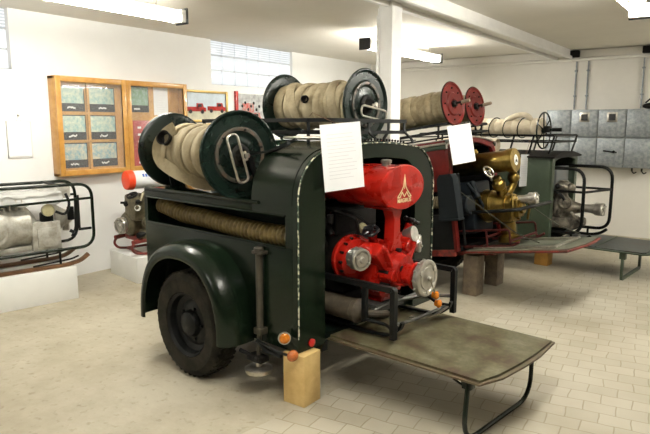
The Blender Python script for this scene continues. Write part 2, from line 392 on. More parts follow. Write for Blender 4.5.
# ------------------------------------------------------------------ wall case and pictures
def case():
    X=WX; t=root('display_case','shallow varnished pine display case with pictures behind glass doors','display case',(X,4.0,1.05))
    y0,y1,z0,z1=3.13,4.75,1.05,2.02
    obj('back_board',B(X+.001,X+.012,y0+.02,y1-.02,z0+.02,z1-.02),M['pine'],t)
    bm=nb()
    box(bm,X,X+.11,y0,y0+.03,z0,z1,bev=.004); box(bm,X,X+.11,y1-.03,y1,z0,z1,bev=.004); box(bm,X,X+.11,y0,y1,z0,z0+.03,bev=.004); box(bm,X,X+.11,y0,y1,z1-.03,z1,bev=.004)
    obj('carcass',bm,M['pine'],t)
    for k,(a,b) in enumerate(((y0,3.92),(3.925,y1))):
        bm=nb(); w=.055
        for r in ((a,a+w,z0,z1),(b-w,b,z0,z1),(a+w,b-w,z0,z0+w),(a+w,b-w,z1-w,z1)): box(bm,X+.112,X+.135,r[0],r[1],r[2],r[3],bev=.004)
        d=obj('door',bm,M['pine'],t)
        obj('glass_pane',B(X+.118,X+.121,a+w-.005,b-w+.005,z0+w-.005,z1-w+.005),M['glass'],d)
        if k==0:
            bm=nb()
            box(bm,X+.02,X+.045,(a+b)/2-.012,(a+b)/2+.012,z0+.05,z1-.05)
            for zz in (1.39,1.665): box(bm,X+.02,X+.045,a+.05,b-.05,zz-.011,zz+.011)
            obj('glazing_bar',bm,M['pine'],d)
    return t
case()
n=0
names=[['lower left','lower right'],['middle left','middle right'],['upper left','upper right']]
for r,zc in enumerate((1.245,1.525,1.81)):
    for c,yc in enumerate((3.345,3.695)):
        hw,hh=.155,.125
        t=root('framed_print',f'small print with black caption strip, {names[r][c]} one behind the left glass door','picture',(WX+.013,yc,zc-hh),None,'six prints in the left half of the display case')
        obj('backing',B(WX+.013,WX+.02,yc-hw,yc+hw,zc-hh,zc+hh,bev=.002),M['blackplastic'],t)
        obj('image',B(WX+.0205,WX+.022,yc-hw+.012,yc+hw-.012,zc-hh+.08,zc+hh-.01),M['paint2' if r==0 else 'paint1'],t)
        bm=nb()
        for q in range(7):
            y=yc-.04+q*.013; z=zc-hh+.04+random.uniform(-.008,.008); box(bm,WX+.0205,WX+.022,y,y+.01,z-.008,z+.008)
        obj('caption',bm,M['enamel'],t)
t=root('framed_print','dark framed green print behind the right glass door','picture',(WX+.013,4.12,1.69))
obj('backing',B(WX+.013,WX+.02,3.98,4.29,1.69,1.975,bev=.002),M['blackplastic'],t)
obj('image',B(WX+.0205,WX+.022,3.995,4.275,1.765,1.96),M['paint3'],t)
bm=nb()
for q in range(6): box(bm,WX+.0205,WX+.022,4.09+q*.013,4.10+q*.013,1.715,1.735)
obj('caption',bm,M['enamel'],t)
def sheet(name,label,X,y0,y1,z0,z1,lines=True):
    t=root(name,label,'paper',(X,(y0+y1)/2,z0)); obj('sheet',B(X,X+.003,y0,y1,z0,z1),M['paper'],t)
    bm=nb(); h=z1-z0; w=y1-y0
    for q in range(12):
        z=z1-h*(.14+q*.065); box(bm,X+.0032,X+.0036,y0+w*.16,y1-w*random.uniform(.16,.4),z,z+h*.012)
    obj('print',bm,M['ink'],t)
    return t
sheet('paper_notice','white printed notice pinned inside the display case, right half',WX+.014,4.36,4.56,1.66,1.97)
# red case with labels in right half
t=root('red_badge_board','small red board with rows of pale labels inside the display case','board',(WX+.013,4.2,1.1))
obj('board',B(WX+.013,WX+.03,3.98,4.35,1.10,1.60,bev=.004),M['red'],t)
bm=nb()
for i in range(6):
    for j in range(3): box(bm,WX+.0305,WX+.034,4.00+j*.115,4.045+j*.115,1.125+i*.077,1.148+i*.077)
split('label',bm,M['enamel'],t)
# notice at the far left, in a thin frame on a nail
t=root('wall_notice','small white notice in a thin frame hanging left of the display case','notice',(WX,2.81,1.24))
obj('sheet',B(WX+.004,WX+.012,2.71,2.925,1.26,1.575),M['paper'],t)
bm=nb()
for r in ((2.703,2.711,1.245,1.585),(2.924,2.932,1.245,1.585),(2.703,2.932,1.245,1.253),(2.703,2.932,1.577,1.585)): box(bm,WX,WX+.016,*r)
obj('frame',bm,M['trimw'],t)
bm=nb(); cyl(bm,(WX,2.82,1.64),(WX+.02,2.82,1.635),.008,n=8); tube(bm,[(WX+.006,2.80,1.585),(WX+.01,2.82,1.64),(WX+.006,2.84,1.585)],.0015,n=5); obj('nail',bm,M['steel'],t)
def truck(bm_r,bm_d,X,y,z,s):
    box(bm_r,X,X+.004,y,y+.5*s,z+.08*s,z+.22*s); prism(bm_r,[(y+.5*s,z+.08*s),(y+.82*s,z+.08*s),(y+.82*s,z+.2*s),(y+.72*s,z+.22*s),(y+.68*s,z+.34*s),(y+.42*s,z+.34*s),(y+.42*s,z+.2*s)],X,X+.004,'yz')
    for yy in (.16,.66): lathe(bm_d,(X,y+yy*s,z+.07*s),(1,0,0),[(0,.065*s),(.006,.065*s),(.006,0)],14)
    box(bm_d,X+.0045,X+.006,y+.47*s,y+.63*s,z+.22*s,z+.31*s)
def framed(name,label,y0,y1,z0,z1,fm,trucks):
    X=WX; t=root(name,label,'picture',(X,(y0+y1)/2,z0)); w=.028; bm=nb()
    for r in ((y0,y0+w,z0,z1),(y1-w,y1,z0,z1),(y0+w,y1-w,z0,z0+w),(y0+w,y1-w,z1-w,z1)): box(bm,X,X+.03,*r,bev=.005)
    obj('frame',bm,fm,t)
    zm=z0+(z1-z0)*.38
    obj('picture_sky',B(X+.004,X+.010,y0+w,y1-w,zm,z1-w),M['sky'],t); obj('picture_ground',B(X+.004,X+.0105,y0+w,y1-w,z0+w,zm),M['field'],t)
    a,b=nb(),nb()
    for (y,z,s) in trucks: truck(a,b,X+.0106,y,z,s)
    obj('painted_trucks',a,M['red'],t); split('painted_wheel',b,M['black'],t)
framed('framed_picture','gilt framed picture of two red trucks, beside the display case',4.80,5.52,1.585,1.97,M['gold'],[(4.84,1.685,.38),(5.18,1.70,.37)])
framed('framed_picture','lower framed picture of red trucks, mostly hidden behind hose reel',4.80,5.52,1.20,1.57,M['gold'],[(4.85,1.36,.38),(5.18,1.37,.36)])
t=root('framed_poster','red framed poster of a fire engine below the glass block window','picture',(WX,5.98,1.45))
obj('frame',B(WX,WX+.03,5.66,5.71,1.45,1.99,bev=.005),M['red'],t)
obj('print',B(WX+.004,WX+.01,5.71,6.24,1.46,1.96),M['postersky'],t)
a,b=nb(),nb(); truck(a,b,WX+.0105,5.74,1.52,.58); box(a,WX+.0105,WX+.014,5.80,6.02,1.66,1.84); 
for k in range(7): sphere(b,(WX+.012,5.80+k*.055,1.80+.05*math.sin(k*2.1)),.022,(.3,1,1),8)
obj('painted_engine',a,M['crowd'],t); split('painted_wheel',b,M['dark'],t)

# ------------------------------------------------------------------ sheet metal lockers on back wall
Yf=8.85; xs=[-2.505,-2.16,-1.805,-1.455,-1.10]
rowz=[(.975,1.375),(1.38,1.76)]
nm=['far left','second from left','second from right','far right']
for c in range(4):
    for r in range(2):
        x0,x1=xs[c]+.002,xs[c+1]-.002; z0,z1=rowz[r]
        t=root('metal_locker',f'galvanised sheet metal locker, {nm[c]} of the {"upper" if r else "lower"} row on back wall','locker',((x0+x1)/2,Yf+.1,z0),None,'galvanised lockers on the back wall')
        obj('body',B(x0,x1,Yf,BY-.001,z0,z1,bev=.004),M['galv'],t)
        d=obj('door',B(x0+.012,x1-.012,Yf-.012,Yf-.001,z0+.012,z1-.012,bev=.004),M['galv'],t)
        if r==1 and c in (1,2):
            xc=(x0+x1)/2
            f=B(xc-.065,xc+.065,Yf-.02,Yf-.0125,z1-.17,z1-.04,bev=.003); obj('label_frame',f,M['steel'],d)
            obj('opening',B(xc-.042,xc+.042,Yf-.024,Yf-.0205,z1-.148,z1-.062),M['blackplastic'],d)
        if r==0 and c==2:
            bm=nb(); xc=(x0+x1)/2; tube(bm,[(xc-.08,Yf-.03,1.20),(xc+.02,Yf-.045,1.19),(xc+.09,Yf-.03,1.18)],.009,n=8); sphere(bm,(xc+.05,Yf-.03,1.19),.02); obj('handle',bm,M['black'],d)
bm=nb(); sphere(bm,(-1.2,8.96,1.80),.06,(1.6,1,.7)); sphere(bm,(-1.13,8.98,1.86),.045); tube(bm,[(-1.26,8.95,1.84),(-1.2,8.95,1.90),(-1.12,8.96,1.87)],.01,.02)
single('old_coupling',bm,M['dark'],'dark metal fitting lying on top of the far right locker','fitting',(-1.2,8.96,1.76))
for i,x in enumerate((-1.36,-1.24)):
    bm=nb(); cyl(bm,(x,8.95,.975),(x,8.95,.93),.012,n=8); tube(bm,[(x,8.95,.93),(x+.03,8.93,.90),(x+.06,8.94,.92)],.008,.01)
    single('small_valve',bm,M['dark'],['small valve under the lockers, left of the pair','small valve under the lockers, right of the pair'][i],'valve',(x,8.95,.975))

# ------------------------------------------------------------------ shared builders
def coupling(bm,c,d,R,L,lugs=3):
    """storz style hose coupling; face looks along d from c"""
    lathe(bm,c,d,[(-L,0),(-L,R*.72),(-L*.75,R*.72),(-L*.72,R*.95),(-L*.35,R*.95),(-L*.3,R),(-L*.05,R),(0,R*.95),(0,R*.8),(-L*.12,R*.76),(-L*.15,R*.62),(-L*.02,R*.6),(-L*.02,R*.3),(L*.08,R*.22),(L*.08,0)],32)
    u,w,dd=basis(d); c=V(c)
    for k in range(lugs):
        a=2*PI*k/lugs+.5; p=c+(u*math.cos(a)+w*math.sin(a))*R*.78
        cyl(bm,p-dd*L*.1,p+dd*L*.10,R*.13,n=8)
    for k in range(12):
        a=2*PI*k/12; p=c+(u*math.cos(a)+w*math.sin(a))*R*.97-dd*L*.55
        cyl(bm,p-dd*L*.15,p+dd*L*.15,R*.06,n=6)
def handwheel(bm,c,d,R,r,spokes=4,hub=None):
    u,w,dd=basis(d); c=V(c); pts=[c+(u*math.cos(2*PI*k/24)+w*math.sin(2*PI*k/24))*R for k in range(24)]
    sweep(bm,pts,r,8,True)
    for k in range(spokes):
        a=2*PI*k/spokes+.4; tube(bm,[c,c+(u*math.cos(a)+w*math.sin(a))*R],r*.8,n=6)
    cyl(bm,c-dd*r*2,c+dd*r*2,hub or R*.25,n=12)
def wraps(bm,x0,x1,b,z,R,bands,seed=1,gap=0.,tilt=.03,th=.012,bw=None):
    rnd=random.Random(seed); w=(x1-x0)/bands
    for k in range(bands):
        xc=x0+w*(k+.5); ti=rnd.uniform(-tilt,tilt); ph=rnd.uniform(0,2*PI); rr=R+rnd.uniform(-.006,.008); W=(bw or w*1.12)*rnd.uniform(.9,1.1)-gap
        n=36; prof=[(-W/2,-.02),(-W/2,th*.4),(-W*.38,th),(0,th*1.25),(W*.38,th),(W/2,th*.4),(W/2,-.02)]
        rings=[]
        for i in range(n):
            a=2*PI*i/n; off=ti*math.sin(a+ph); wob=rnd.uniform(-.001,.001)
            rings.append([bm.verts.new((min(max(xc+off+px,x0-.0),x1+.0),b+math.cos(a)*(rr+pr+wob),z+math.sin(a)*(rr+pr+wob))) for px,pr in prof])
        for i in range(n):
            A,C=rings[i],rings[(i+1)%n]
            for j in range(len(prof)-1): bm.faces.new((A[j],A[j+1],C[j+1],C[j]))
def flange_prof(R,t):
    return [(0,.02),(0,R*.20),(t*.6,R*.24),(t*.6,R*.34),(0,R*.40),(0,R*.50),(t*.9,R*.56),(t*.9,R*.62),(-t*.2,R*.68),(-t*.2,R*.90),(t*.5,R*.93),(t*1.2,R*.965),(t*1.2,R*.99),(t*.4,R),(-t*.5,R*.985),(-t*.8,R*.95),(-t,R*.9),(-t,.02)]
def sleeve(bm,x0,x1,b,z,r): cyl(bm,(x0,b,z),(x1,b,z),r,n=28,ch=.004)

# ------------------------------------------------------------------ green trailer
F1=TR(-1.95,2.42,0)@RZ(-5.8)
G=root('green_fire_trailer','dark green two wheeled fire trailer carrying hose reels, open at its rear','trailer',(-.75,.68,0),F1)
BW=1.36
def arch(b0,b1,zb,zt,r,crown=.03,seg=8):
    pts=[(b0,zb)]
    for k in range(seg+1):
        a=PI-k*(PI/2)/seg; pts.append((b0+r+math.cos(a)*r,zt-crown-r+math.sin(a)*r))
    for k in range(1,6):
        s=k/6; b=b0+r+(b1-b0-2*r)*s; pts.append((b,zt-crown+crown*math.sin(s*PI)))
    for k in range(seg+1):
        a=PI/2-k*(PI/2)/seg; pts.append((b1-r+math.cos(a)*r,zt-crown-r+math.sin(a)*r))
    pts.append((b1,zb)); return pts
o=arch(0,BW,.30,1.45,.27); i=arch(.225,BW-.225,.30,1.355,.16,.02)
bm=nb(); ring(bm,o,i,-.035,0)
# skin behind the frame, rolled over the roof
o2=arch(-.002,BW+.002,1.119,1.455,.275); i2=arch(.02,BW-.02,1.119,1.43,.25); ring(bm,o2,i2,-.36,-.036)
obj('rear_arch',bm,M['green'],G)
bm=nb(); sweep(bm,[(.003,a,b) for a,b in arch(.006,BW-.006,.38,1.444,.265)],.0045,6); obj('edge_moulding',bm,M['chip'],G,'chipped edge moulding showing bare metal')
bm=nb()
for k in range(22):
    b=.36+k*.031; z=1.42+.03*math.sin((b-.27)/(BW-.54)*PI)+.002; sphere(bm,(-.02,b,z+.01),.008,n=8)
split('rivet',bm,M['dark'],G)
# side with a long slot for the suction hose
bm=nb()
for b0,b1 in ((0,.03),(BW-.03,BW)):
    box(bm,-1.5,-.036,b0,b1,.30,.885,bev=.004); box(bm,-1.5,-.36,b0,b1,1.06,1.118,bev=.004); box(bm,-.36,-.036,b0,b1,1.06,1.119)
    box(bm,-1.5,-1.462,b0,b1,.885,1.06); box(bm,-.09,-.036,b0,b1,.885,1.06)
box(bm,-1.5,-1.47,.03,BW-.03,.30,1.118,bev=.003)
obj('side_panel',bm,M['green'],G)
bm=nb(); 
for b0,b1 in ((.035,.17),(BW-.17,BW-.035)): 
    s=.165 if b0<.5 else BW-.17
    box(bm,-1.465,-.06,s,s+.005,.87,1.09); box(bm,-1.465,-.06,b0,b1,.865,.872); box(bm,-1.465,-.06,b0,b1,1.085,1.092)
split('hose_trough',bm,M['greenin'],G)
bm=nb(); 
tube(bm,[(-1.47,-.004,1.118),(-.30,-.004,1.118)],.010,n=8); tube(bm,[(-1.47,-.002,.885),(-.09,-.002,.885)],.006,n=6); tube(bm,[(-1.47,-.002,1.06),(-.09,-.002,1.06)],.006,n=6)
split('side_beading',bm,M['green'],G)
# roof
bm=nb(); box(bm,-1.5,-.36,.0,.57,1.092,1.118,bev=.006); prism(bm,[(.56,1.10),(.56,1.36),(.59,1.415),(.65,1.435),(BW-.08,1.435),(BW,1.36),(BW,1.10)],-1.5,-.36,'yz'); obj('roof',bm,M['greengloss'],G)
# floor, inner walls, platform
bm=nb(); box(bm,-1.47,-.04,.04,BW-.04,.30,.335); box(bm,-1.0,-.97,.17,BW-.17,.335,1.09); obj('inner_floor',bm,M['greenin'],G)
bm=nb(); box(bm,-.95,-.05,.175,.19,.335,.86); box(bm,-.95,-.05,BW-.19,BW-.175,.335,.86); split('inner_wall',bm,M['greenin'],G)
bm=nb(); prism(bm,[(.01,.26),(.955,.27),(.99,.40),(1.01,.62),(1.015,.8),(1.005,1.03),(.01,1.045)],.315,.342,'xy'); PF=obj('platform',bm,M['board'],G,'worn olive plywood loading platform')
bm=nb(); tube(bm,[(.01,.255,.325),(.960,.265,.325),(.997,.40,.325),(1.017,.62,.325),(1.022,.8,.325),(1.012,1.036,.325),(.01,1.051,.325)],.01,flat=(.032,.010)); obj('platform_edging',bm,M['edge'],PF,'worn dark metal edging')
bm=nb(); tube(bm,[(.885,.285,.30),(.90,.22,.0125),(.93,.95,.0125),(.92,.97,.30)],.0125,.20,n=10)
tube(bm,[(.87,.27,.305),(.87,1.0,.305)],.01,flat=(.03,.012)); box(bm,.855,.905,.275,.325,.27,.31,bev=.004); tube(bm,[(.885,.29,.27),(.80,.29,.30)],.006)
obj('support_leg',bm,M['green'],G)
# chassis
bm=nb(); box(bm,-1.45,-.02,.22,.27,.24,.30); box(bm,-1.45,-.02,BW-.27,BW-.22,.24,.30); cyl(bm,(-.79,.0,.33),(-.79,BW,.33),.028); box(bm,-1.05,-.5,.20,.26,.19,.24); obj('chassis',bm,M['black'],G)
# wheels and fenders
def wheel(G,c,side,R=.332,W=.165,name='wheel'):
    """side=-1 faces -y"""
    a,b,z=c; d=(0,side,0); bm=nb(); h=W/2
    lathe(bm,c,d,[(-h,R*.62),(-h*1.02,R*.72),(-h*1.1,R*.86),(-h*.9,R*.95),(-h*.7,R*.985),(-h*.3,R),(h*.3,R),(h*.7,R*.985),(h*.9,R*.95),(h*1.1,R*.86),(h*1.02,R*.72),(h,R*.62),(h*.8,R*.60),(-h*.8,R*.60),(-h,R*.62)],56)
    n=44
    for k in range(n):
        t=2*PI*k/n
        for q,(o,s) in enumerate(((-.62,.35),(-.2,-.35),(.2,.35),(.62,-.35))):
            T=TR(*c)@RY(-math.degrees(t))@TR(R*(.998 if abs(o)<.5 else .985),o*h,0)@Matrix.Rotation(s,4,'X')
            box(bm,-.006,.006,-.014,.014,-.012,.012,T=T)
    w=obj(name,bm,M['rubber'],G,'black treaded tyre')
    bm=nb(); R2=R*.62
    lathe(bm,c,d,[(-h*.6,R2),(h*.85,R2),(h*.95,R2*.97),(h*.8,R2*.90),(h*.3,R2*.86),(h*.15,R2*.7),(h*.35,R2*.55),(h*.35,R2*.42),(h*.75,R2*.36),(h*.9,R2*.26),(h*.95,0)],40)
    u=[(math.cos(2*PI*k/5),math.sin(2*PI*k/5)) for k in range(5)]
    for x,y in u: cyl(bm,(a+x*R2*.49,b+side*h*.3,z+y*R2*.49),(a+x*R2*.49,b+side*h*.52,z+y*R2*.49),.011,n=6)
    obj('rim',bm,M['black'],w,'black pressed steel rim')
def fender(G,ac,zc,rx,rz,b_in,b_out,m=None):
    s=1 if b_out>b_in else -1; W=abs(b_out-b_in); sec=[(0,0),(.35,.004),(.7,-.004),(.88,-.022),(.98,-.05),(1,-.075),(.985,-.09)]
    bm=nb(); n=36; rows=[[],[]]
    for k in range(n+1):
        t=PI*(1-k/n)*1.0; 
        cx,sx=math.cos(t),math.sin(t); ex=.86
        X=ac+rx*math.copysign(abs(cx)**ex,cx); Z=zc+rz*abs(sx)**ex
        nx,nz=cx/rx,sx/rz; l=math.hypot(nx,nz); nx/=l; nz/=l
        for q,th in enumerate((0,-.006)): rows[q].append([bm.verts.new((X+nx*(d+th),b_in+s*W*(w if q==0 else w*.965),Z+nz*(d+th))) for w,d in sec])
    for q in (0,1):
        for A,C in zip(rows[q],rows[q][1:]):
            for j in range(len(sec)-1): bm.faces.new((A[j],A[j+1],C[j+1],C[j]))
    for A,C in ((rows[0][0],rows[1][0]),(rows[0][-1],rows[1][-1])):
        for j in range(len(sec)-1): bm.faces.new((A[j],A[j+1],C[j+1],C[j]))
    for A,C,E_,F_ in zip(rows[0],rows[0][1:],rows[1],rows[1][1:]):
        bm.faces.new((A[-1],C[-1],F_[-1],E_[-1])); bm.faces.new((A[0],E_[0],F_[0],C[0]))
    return obj('fender',bm,m or M['green'],G,smooth=60)
wheel(G,(-.79,-.105,.332),-1); wheel(G,(-.79,BW+.105,.332),1)
fender(G,-.835,.29,.475,.545,-.001,-.215); fender(G,-.835,.29,.475,.545,BW+.001,BW+.215)
# lamps at left rear corner
def small_light(name,c,d,R,lens,label,housing=M['steel'],sub=True):
    bm=nb(); lathe(bm,c,d,[(-R*1.1,0),(-R*1.1,R*.5),(-R*.6,R*.9),(-.002,R),(.004,R*.97),(.004,R*.82)],24); h=obj(name,bm,housing,G,label)
    bm=nb(); lathe(bm,c,d,[(.002,R*.84),(R*.25,R*.7),(R*.38,R*.35),(R*.42,0)],24); obj('lens',bm,lens,h)
small_light('indicator_light',(-.045,-.058,.395),(.75,-.55,.05),.036,M['amber'],'amber indicator light with chrome rim')
bm=nb(); sphere(bm,(.015,-.055,.31),.036,(.75,1,.9)); obj('reflector_ball',bm,M['amberred'],G,'orange round reflector')
small_light('tail_reflector',(.004,.11,.335),(1,0,0),.024,M['redlens'],'round red reflector',M['redlens'])
bm=nb(); tube(bm,[(-.27,-.06,.33),(-.1,-.06,.30),(.0,-.055,.305)],.008,.02,n=8); tube(bm,[(-.27,-.06,.33),(-.2,-.05,.28),(-.1,-.03,.27)],.014,.02,n=8); obj('light_bracket',bm,M['black'],G)
# prop stand at the side
bm=nb(); cyl(bm,(-.27,-.035,.36),(-.27,-.035,.86),.020,n=14); box(bm,-.31,-.23,-.055,.0,.83,.85,bev=.004); cyl(bm,(-.27,-.035,.84),(-.27,-.035,.87),.028,n=12); box(bm,-.30,-.24,-.06,.0,.36,.40,bev=.005)
cyl(bm,(-.27,-.05,.17),(-.27,-.04,.37),.014,n=10)
st=obj('prop_stand',bm,mat('rusty_dark_tube',(.05,.042,.028),.5,var=.5,vscale=14),G)
bm=nb(); lathe(bm,(-.27,-.05,.13),(0,0,1),[(0,0),(0,.05),(.008,.078),(.03,.082),(.038,.07),(.042,.02),(.07,.016),(.07,0)],28); obj('foot_plate',bm,M['steel'],st,'pale round foot plate')
# tray clamps under prop stand
bm=nb(); box(bm,-.33,-.21,-.09,-.02,.205,.24,bev=.006); sphere(bm,(-.25,-.09,.23),.022); cyl(bm,(-.33,-.07,.23),(-.39,-.09,.25),.012,n=8); obj('clamp',bm,M['dark'],st)
# roof rack
bm=nb(); RB0,RB1=.46,1.30
up=[(-1.45,RB0,1.58),(-.18,RB0,1.58),(-.18,RB1,1.575),(-1.45,RB1,1.575)]
lo=[(-1.45,RB0,1.505),(-.18,RB0,1.505),(-.18,RB1,1.50),(-1.45,RB1,1.50)]
tube(bm,up,.01,.05,closed=True,flat=(.012,.024)); tube(bm,lo,.01,.05,closed=True,flat=(.012,.022))
def stay(x,b,dx,db): tube(bm,[(x,b,1.585),(x,b,1.50),(x+dx,b+db,1.46),(x+dx*1.3,b+db*1.3,1.425)],.008,.03,flat=(.022,.008))
for x in (-.35,-.9,-1.4): stay(x,RB0,0,.12 if x<-.4 else .0); stay(x,RB1,0,-.05)
for b in (.50,.85,1.25): stay(-.18,b,.06,0)
for x in (-.32,-1.38): tube(bm,[(x,RB0,1.505),(x,RB1,1.50)],.008,flat=(.02,.01))
obj('roof_rack',bm,M['black'],G)
bm=nb(); tube(bm,[(-.40,.30,1.475),(-.04,.30,1.478)],.009,n=8); tube(bm,[(-.42,.40,1.472),(-.02,.40,1.474)],.011,n=8); split('rack_rail',bm,M['steel'],G,'bright steel rods on roof')
# reel bracket
bm=nb(); tube(bm,[(-.56,.13,1.372),(-.34,.13,1.40),(-.18,.18,1.47)],.01,.04,flat=(.03,.012)); tube(bm,[(-.54,.14,1.372),(-.50,.20,1.12)],.01,flat=(.03,.012)); tube(bm,[(-1.42,.13,1.37),(-1.44,.20,1.12)],.01,flat=(.03,.012)); tube(bm,[(-.18,.12,1.45),(-.40,.16,1.38)],.009,flat=(.02,.02)); split('reel_bracket',bm,M['black'],G)
# inside fittings seen through the opening
bm=nb(); box(bm,-.90,-.55,.45,.95,.62,1.0,bev=.02); cyl(bm,(-.55,.45,.95),(-.40,.45,.95),.05); obj('battery_shelf',bm,M['inshade'],G)

# suction hose in the slot
bm=nb(); path=[]; n=152
for k in range(n+1):
    s=k/n; x=-1.42+1.31*s; path.append((x,.095,.945+.055*max(0,1-s*5)+.012*math.sin(s*6)-.012*s))
sweep(bm,path,.05,14,rf=lambda i:(.044,.062,.062,.044)[i%4])
single('suction_hose',bm,M['suction'],'brown ribbed suction hose lying in the long side slot of the green trailer','hose',(-.75,.095,.88),F1)

# ------------------------------------------------------------------ hose reels
def reel_big(label,a0,a1,b,z,R,seed,frame,handle_dir,flip=False,yaw=0):
    t=root('hose_reel',label,'hose reel',(a1,b,z-R),frame,'big green hose reels on the green trailer')
    t.matrix_world=t.matrix_world@RZ(yaw)
    for x,s in ((a1,1),(a0,-1)):
        bm=nb(); lathe(bm,(x,b,z),(s,0,0),flange_prof(R,.012),64)
        f=obj('flange',bm,M['greenreel'],t)
        bm=nb()
        for k in range(6):
            a=2*PI*k/6+.3; cyl(bm,(x+s*.004,b+math.cos(a)*R*.585,z+math.sin(a)*R*.585),(x+s*.018,b+math.cos(a)*R*.585,z+math.sin(a)*R*.585),.008,n=8)
        split('bolt',bm,M['dark'],f)
        bm=nb(); lathe(bm,(x,b,z),(s,0,0),[(.002,R*.645),(.013,R*.64),(.0145,R*.62),(.013,R*.555),(.002,R*.55)],48); obj('rim_band',bm,M['rust'],f,'rust worn raised ring')
        bm=nb(); sweep(bm,[(x+s*.006,b+math.cos(2*PI*k/64)*R*.985,z+math.sin(2*PI*k/64)*R*.985) for k in range(64)],.0075,8,True); obj('rolled_edge',bm,M['greenreel'],f)
    bm=nb(); lathe(bm,(a1,b,z),(1,0,0),[(0,.07),(.02,.065),(.03,.045),(.06,.035),(.09,.02),(.09,0)],24); lathe(bm,(a0,b,z),(-1,0,0),[(0,.07),(.03,.04),(.06,.02),(.06,0)],24); cyl(bm,(a0,b,z),(a1,b,z),.05)
    obj('hub',bm,M['dark'],t)
    # long loop handle
    u=V((0,math.cos(handle_dir),math.sin(handle_dir))); w=V((1,0,0)).cross(u); c=V((a1+.085,b,z))
    bm=nb(); L,H=.145,.036; o=c+w*.062
    pts=[o+u*L+w*H,o-u*L+w*H,o-u*L-w*H,o+u*L-w*H]
    sweep(bm,fillet(pts,.034,True),.0075,10,True)
    cyl(bm,c-V((.02,0,0)),c+V((.015,0,0)),.016); tube(bm,[c+u*.02,c+w*.024+u*.02],.009); tube(bm,[c-u*.02,c+w*.024-u*.02],.009); 
    obj('crank_handle',bm,M['steel'],t,'bright steel loop crank handle')
    bm=nb(); rr=R*.61
    sleeve(bm,a0+.01,a1-.01,b,z,rr-.012)
    L=a1-a0-.03
    wraps(bm,a0+.015,a1-.015,b,z,rr-.004,9,seed,tilt=.035)
    wraps(bm,a0+L*.25,a1-.02,b,z,rr+.008,5,seed+5,tilt=.07,bw=.085)
    # one wide turn crossing near the far flange
    n=40; ringv=[]
    for i in range(n):
        a=2*PI*i/n; xx=a0+.17+.09*math.sin(a-(.6 if not flip else 2.4)); rad=rr+.022
        ringv.append([bm.verts.new((xx+p,b+math.cos(a)*(rad+q),z+math.sin(a)*(rad+q))) for p,q in ((-.045,-.02),(-.045,.004),(-.02,.010),(.02,.010),(.045,.004),(.045,-.02))])
    for i in range(n):
        A,C=ringv[i],ringv[(i+1)%n]
        for j in range(5): bm.faces.new((A[j],A[j+1],C[j+1],C[j]))
    h=obj('fire_hose',bm,M['hose'],t,'wound beige canvas fire hose')
    return t,h
# near reel
t1,h1=reel_big('large green hose reel with beige hose on the left side of the green trailer',-1.51,-.575,.095,1.372,.262,3,F1,math.radians(106),False,-10)
bm=nb(); c=V((-1.24,-.075,1.455)); lathe(bm,c,(.55,-.75,.30),[(-.07,0),(-.07,.040),(.0,.043),(.035,.046),(.05,.050),(.05,.042),(.0,.034),(-.03,0)],24); obj('hose_coupling',bm,M['dark'],h1,'dark round hose end coupling')
bm=nb(); pts=[]
for k in range(30):
    a=.9-2.6*k/29; pts.append((-1.20-.12*math.sin(min(1,k/20)*PI)+.34*max(0,k-14)/15,.095-math.cos(a)*(.160+.042),1.372+math.sin(a)*(.160+.042)))
sweep(bm,pts,.01,8,flat=(.012,.085)); obj('loose_turn',bm,M['hose'],h1)
# far reel
t2,h2=reel_big('large green hose reel standing on the roof rack, beige hose wound on it',-1.22,-.43,1.13,1.692,.248,11,F1,math.radians(172),True)
bm=nb(); c=V((-.86,.965,1.735)); lathe(bm,c,(.5,-.8,.1),[(-.04,0),(-.04,.026),(.02,.03),(.03,.022),(.0,.012),(0,0)],20); obj('hose_coupling',bm,M['dark'],h2,'small dark hose coupling')

# ------------------------------------------------------------------ red portable pump on the platform
PZ=.343
P=root('red_portable_pump','bright red portable fire pump with red tank on the platform of the green trailer','fire pump',(.0,.70,PZ),F1)
# tank
bm=nb(); tc=(.205,.70,1.185)
lathe(bm,(-.52,.70,1.185),(1,0,0),[(0,0),(.0,.10),(.012,.122),(.04,.130),(.70,.130),(.70,.134),(.718,.134),(.725,.128),(.727,0)],56,sx=1.66,sy=1.)
tank=obj('fuel_tank',bm,M['red'],P,'bright red oval fuel tank')
bm=nb(); lathe(bm,(.10,.66,1.305),(0,0,1),[(0,.03),(.012,.03),(.014,.026),(.02,.026),(.022,.033),(.038,.033),(.042,.026),(.042,0)],20); obj('filler_cap',bm,M['steel'],tank,'grey filler cap')
# emblem: spire rising from an M, with name below
bm=nb(); X0,X1=.2073,.2088; c=.70; z=1.155
def ln(p,q,w=.006):
    a=V((0,p[0],p[1])); b=V((0,q[0],q[1])); d=(b-a).normalized(); nrm=V((0,-d.z,d.y))*w/2
    prism(bm,[((a-nrm).y,(a-nrm).z),((b-nrm).y,(b-nrm).z),((b+nrm).y,(b+nrm).z),((a+nrm).y,(a+nrm).z)],X0,X1)
ln((c-.072,z-.028),(c-.030,z+.010)); ln((c+.072,z-.028),(c+.030,z+.010)); ln((c-.030,z+.010),(c-.012,z+.035)); ln((c+.030,z+.010),(c+.012,z+.035))
ln((c-.012,z+.035),(c,z+.108),.005); ln((c+.012,z+.035),(c,z+.108),.005); ln((c-.072,z-.028),(c-.045,z-.028)); ln((c+.072,z-.028),(c+.045,z-.028))
ln((c-.045,z-.028),(c-.024,z+.002)); ln((c-.024,z+.002),(c,z-.026)); ln((c,z-.026),(c+.024,z+.002)); ln((c+.024,z+.002),(c+.045,z-.028)); ln((c,z+.02),(c,z+.10),.004)
obj('emblem',bm,M['cream'],tank)
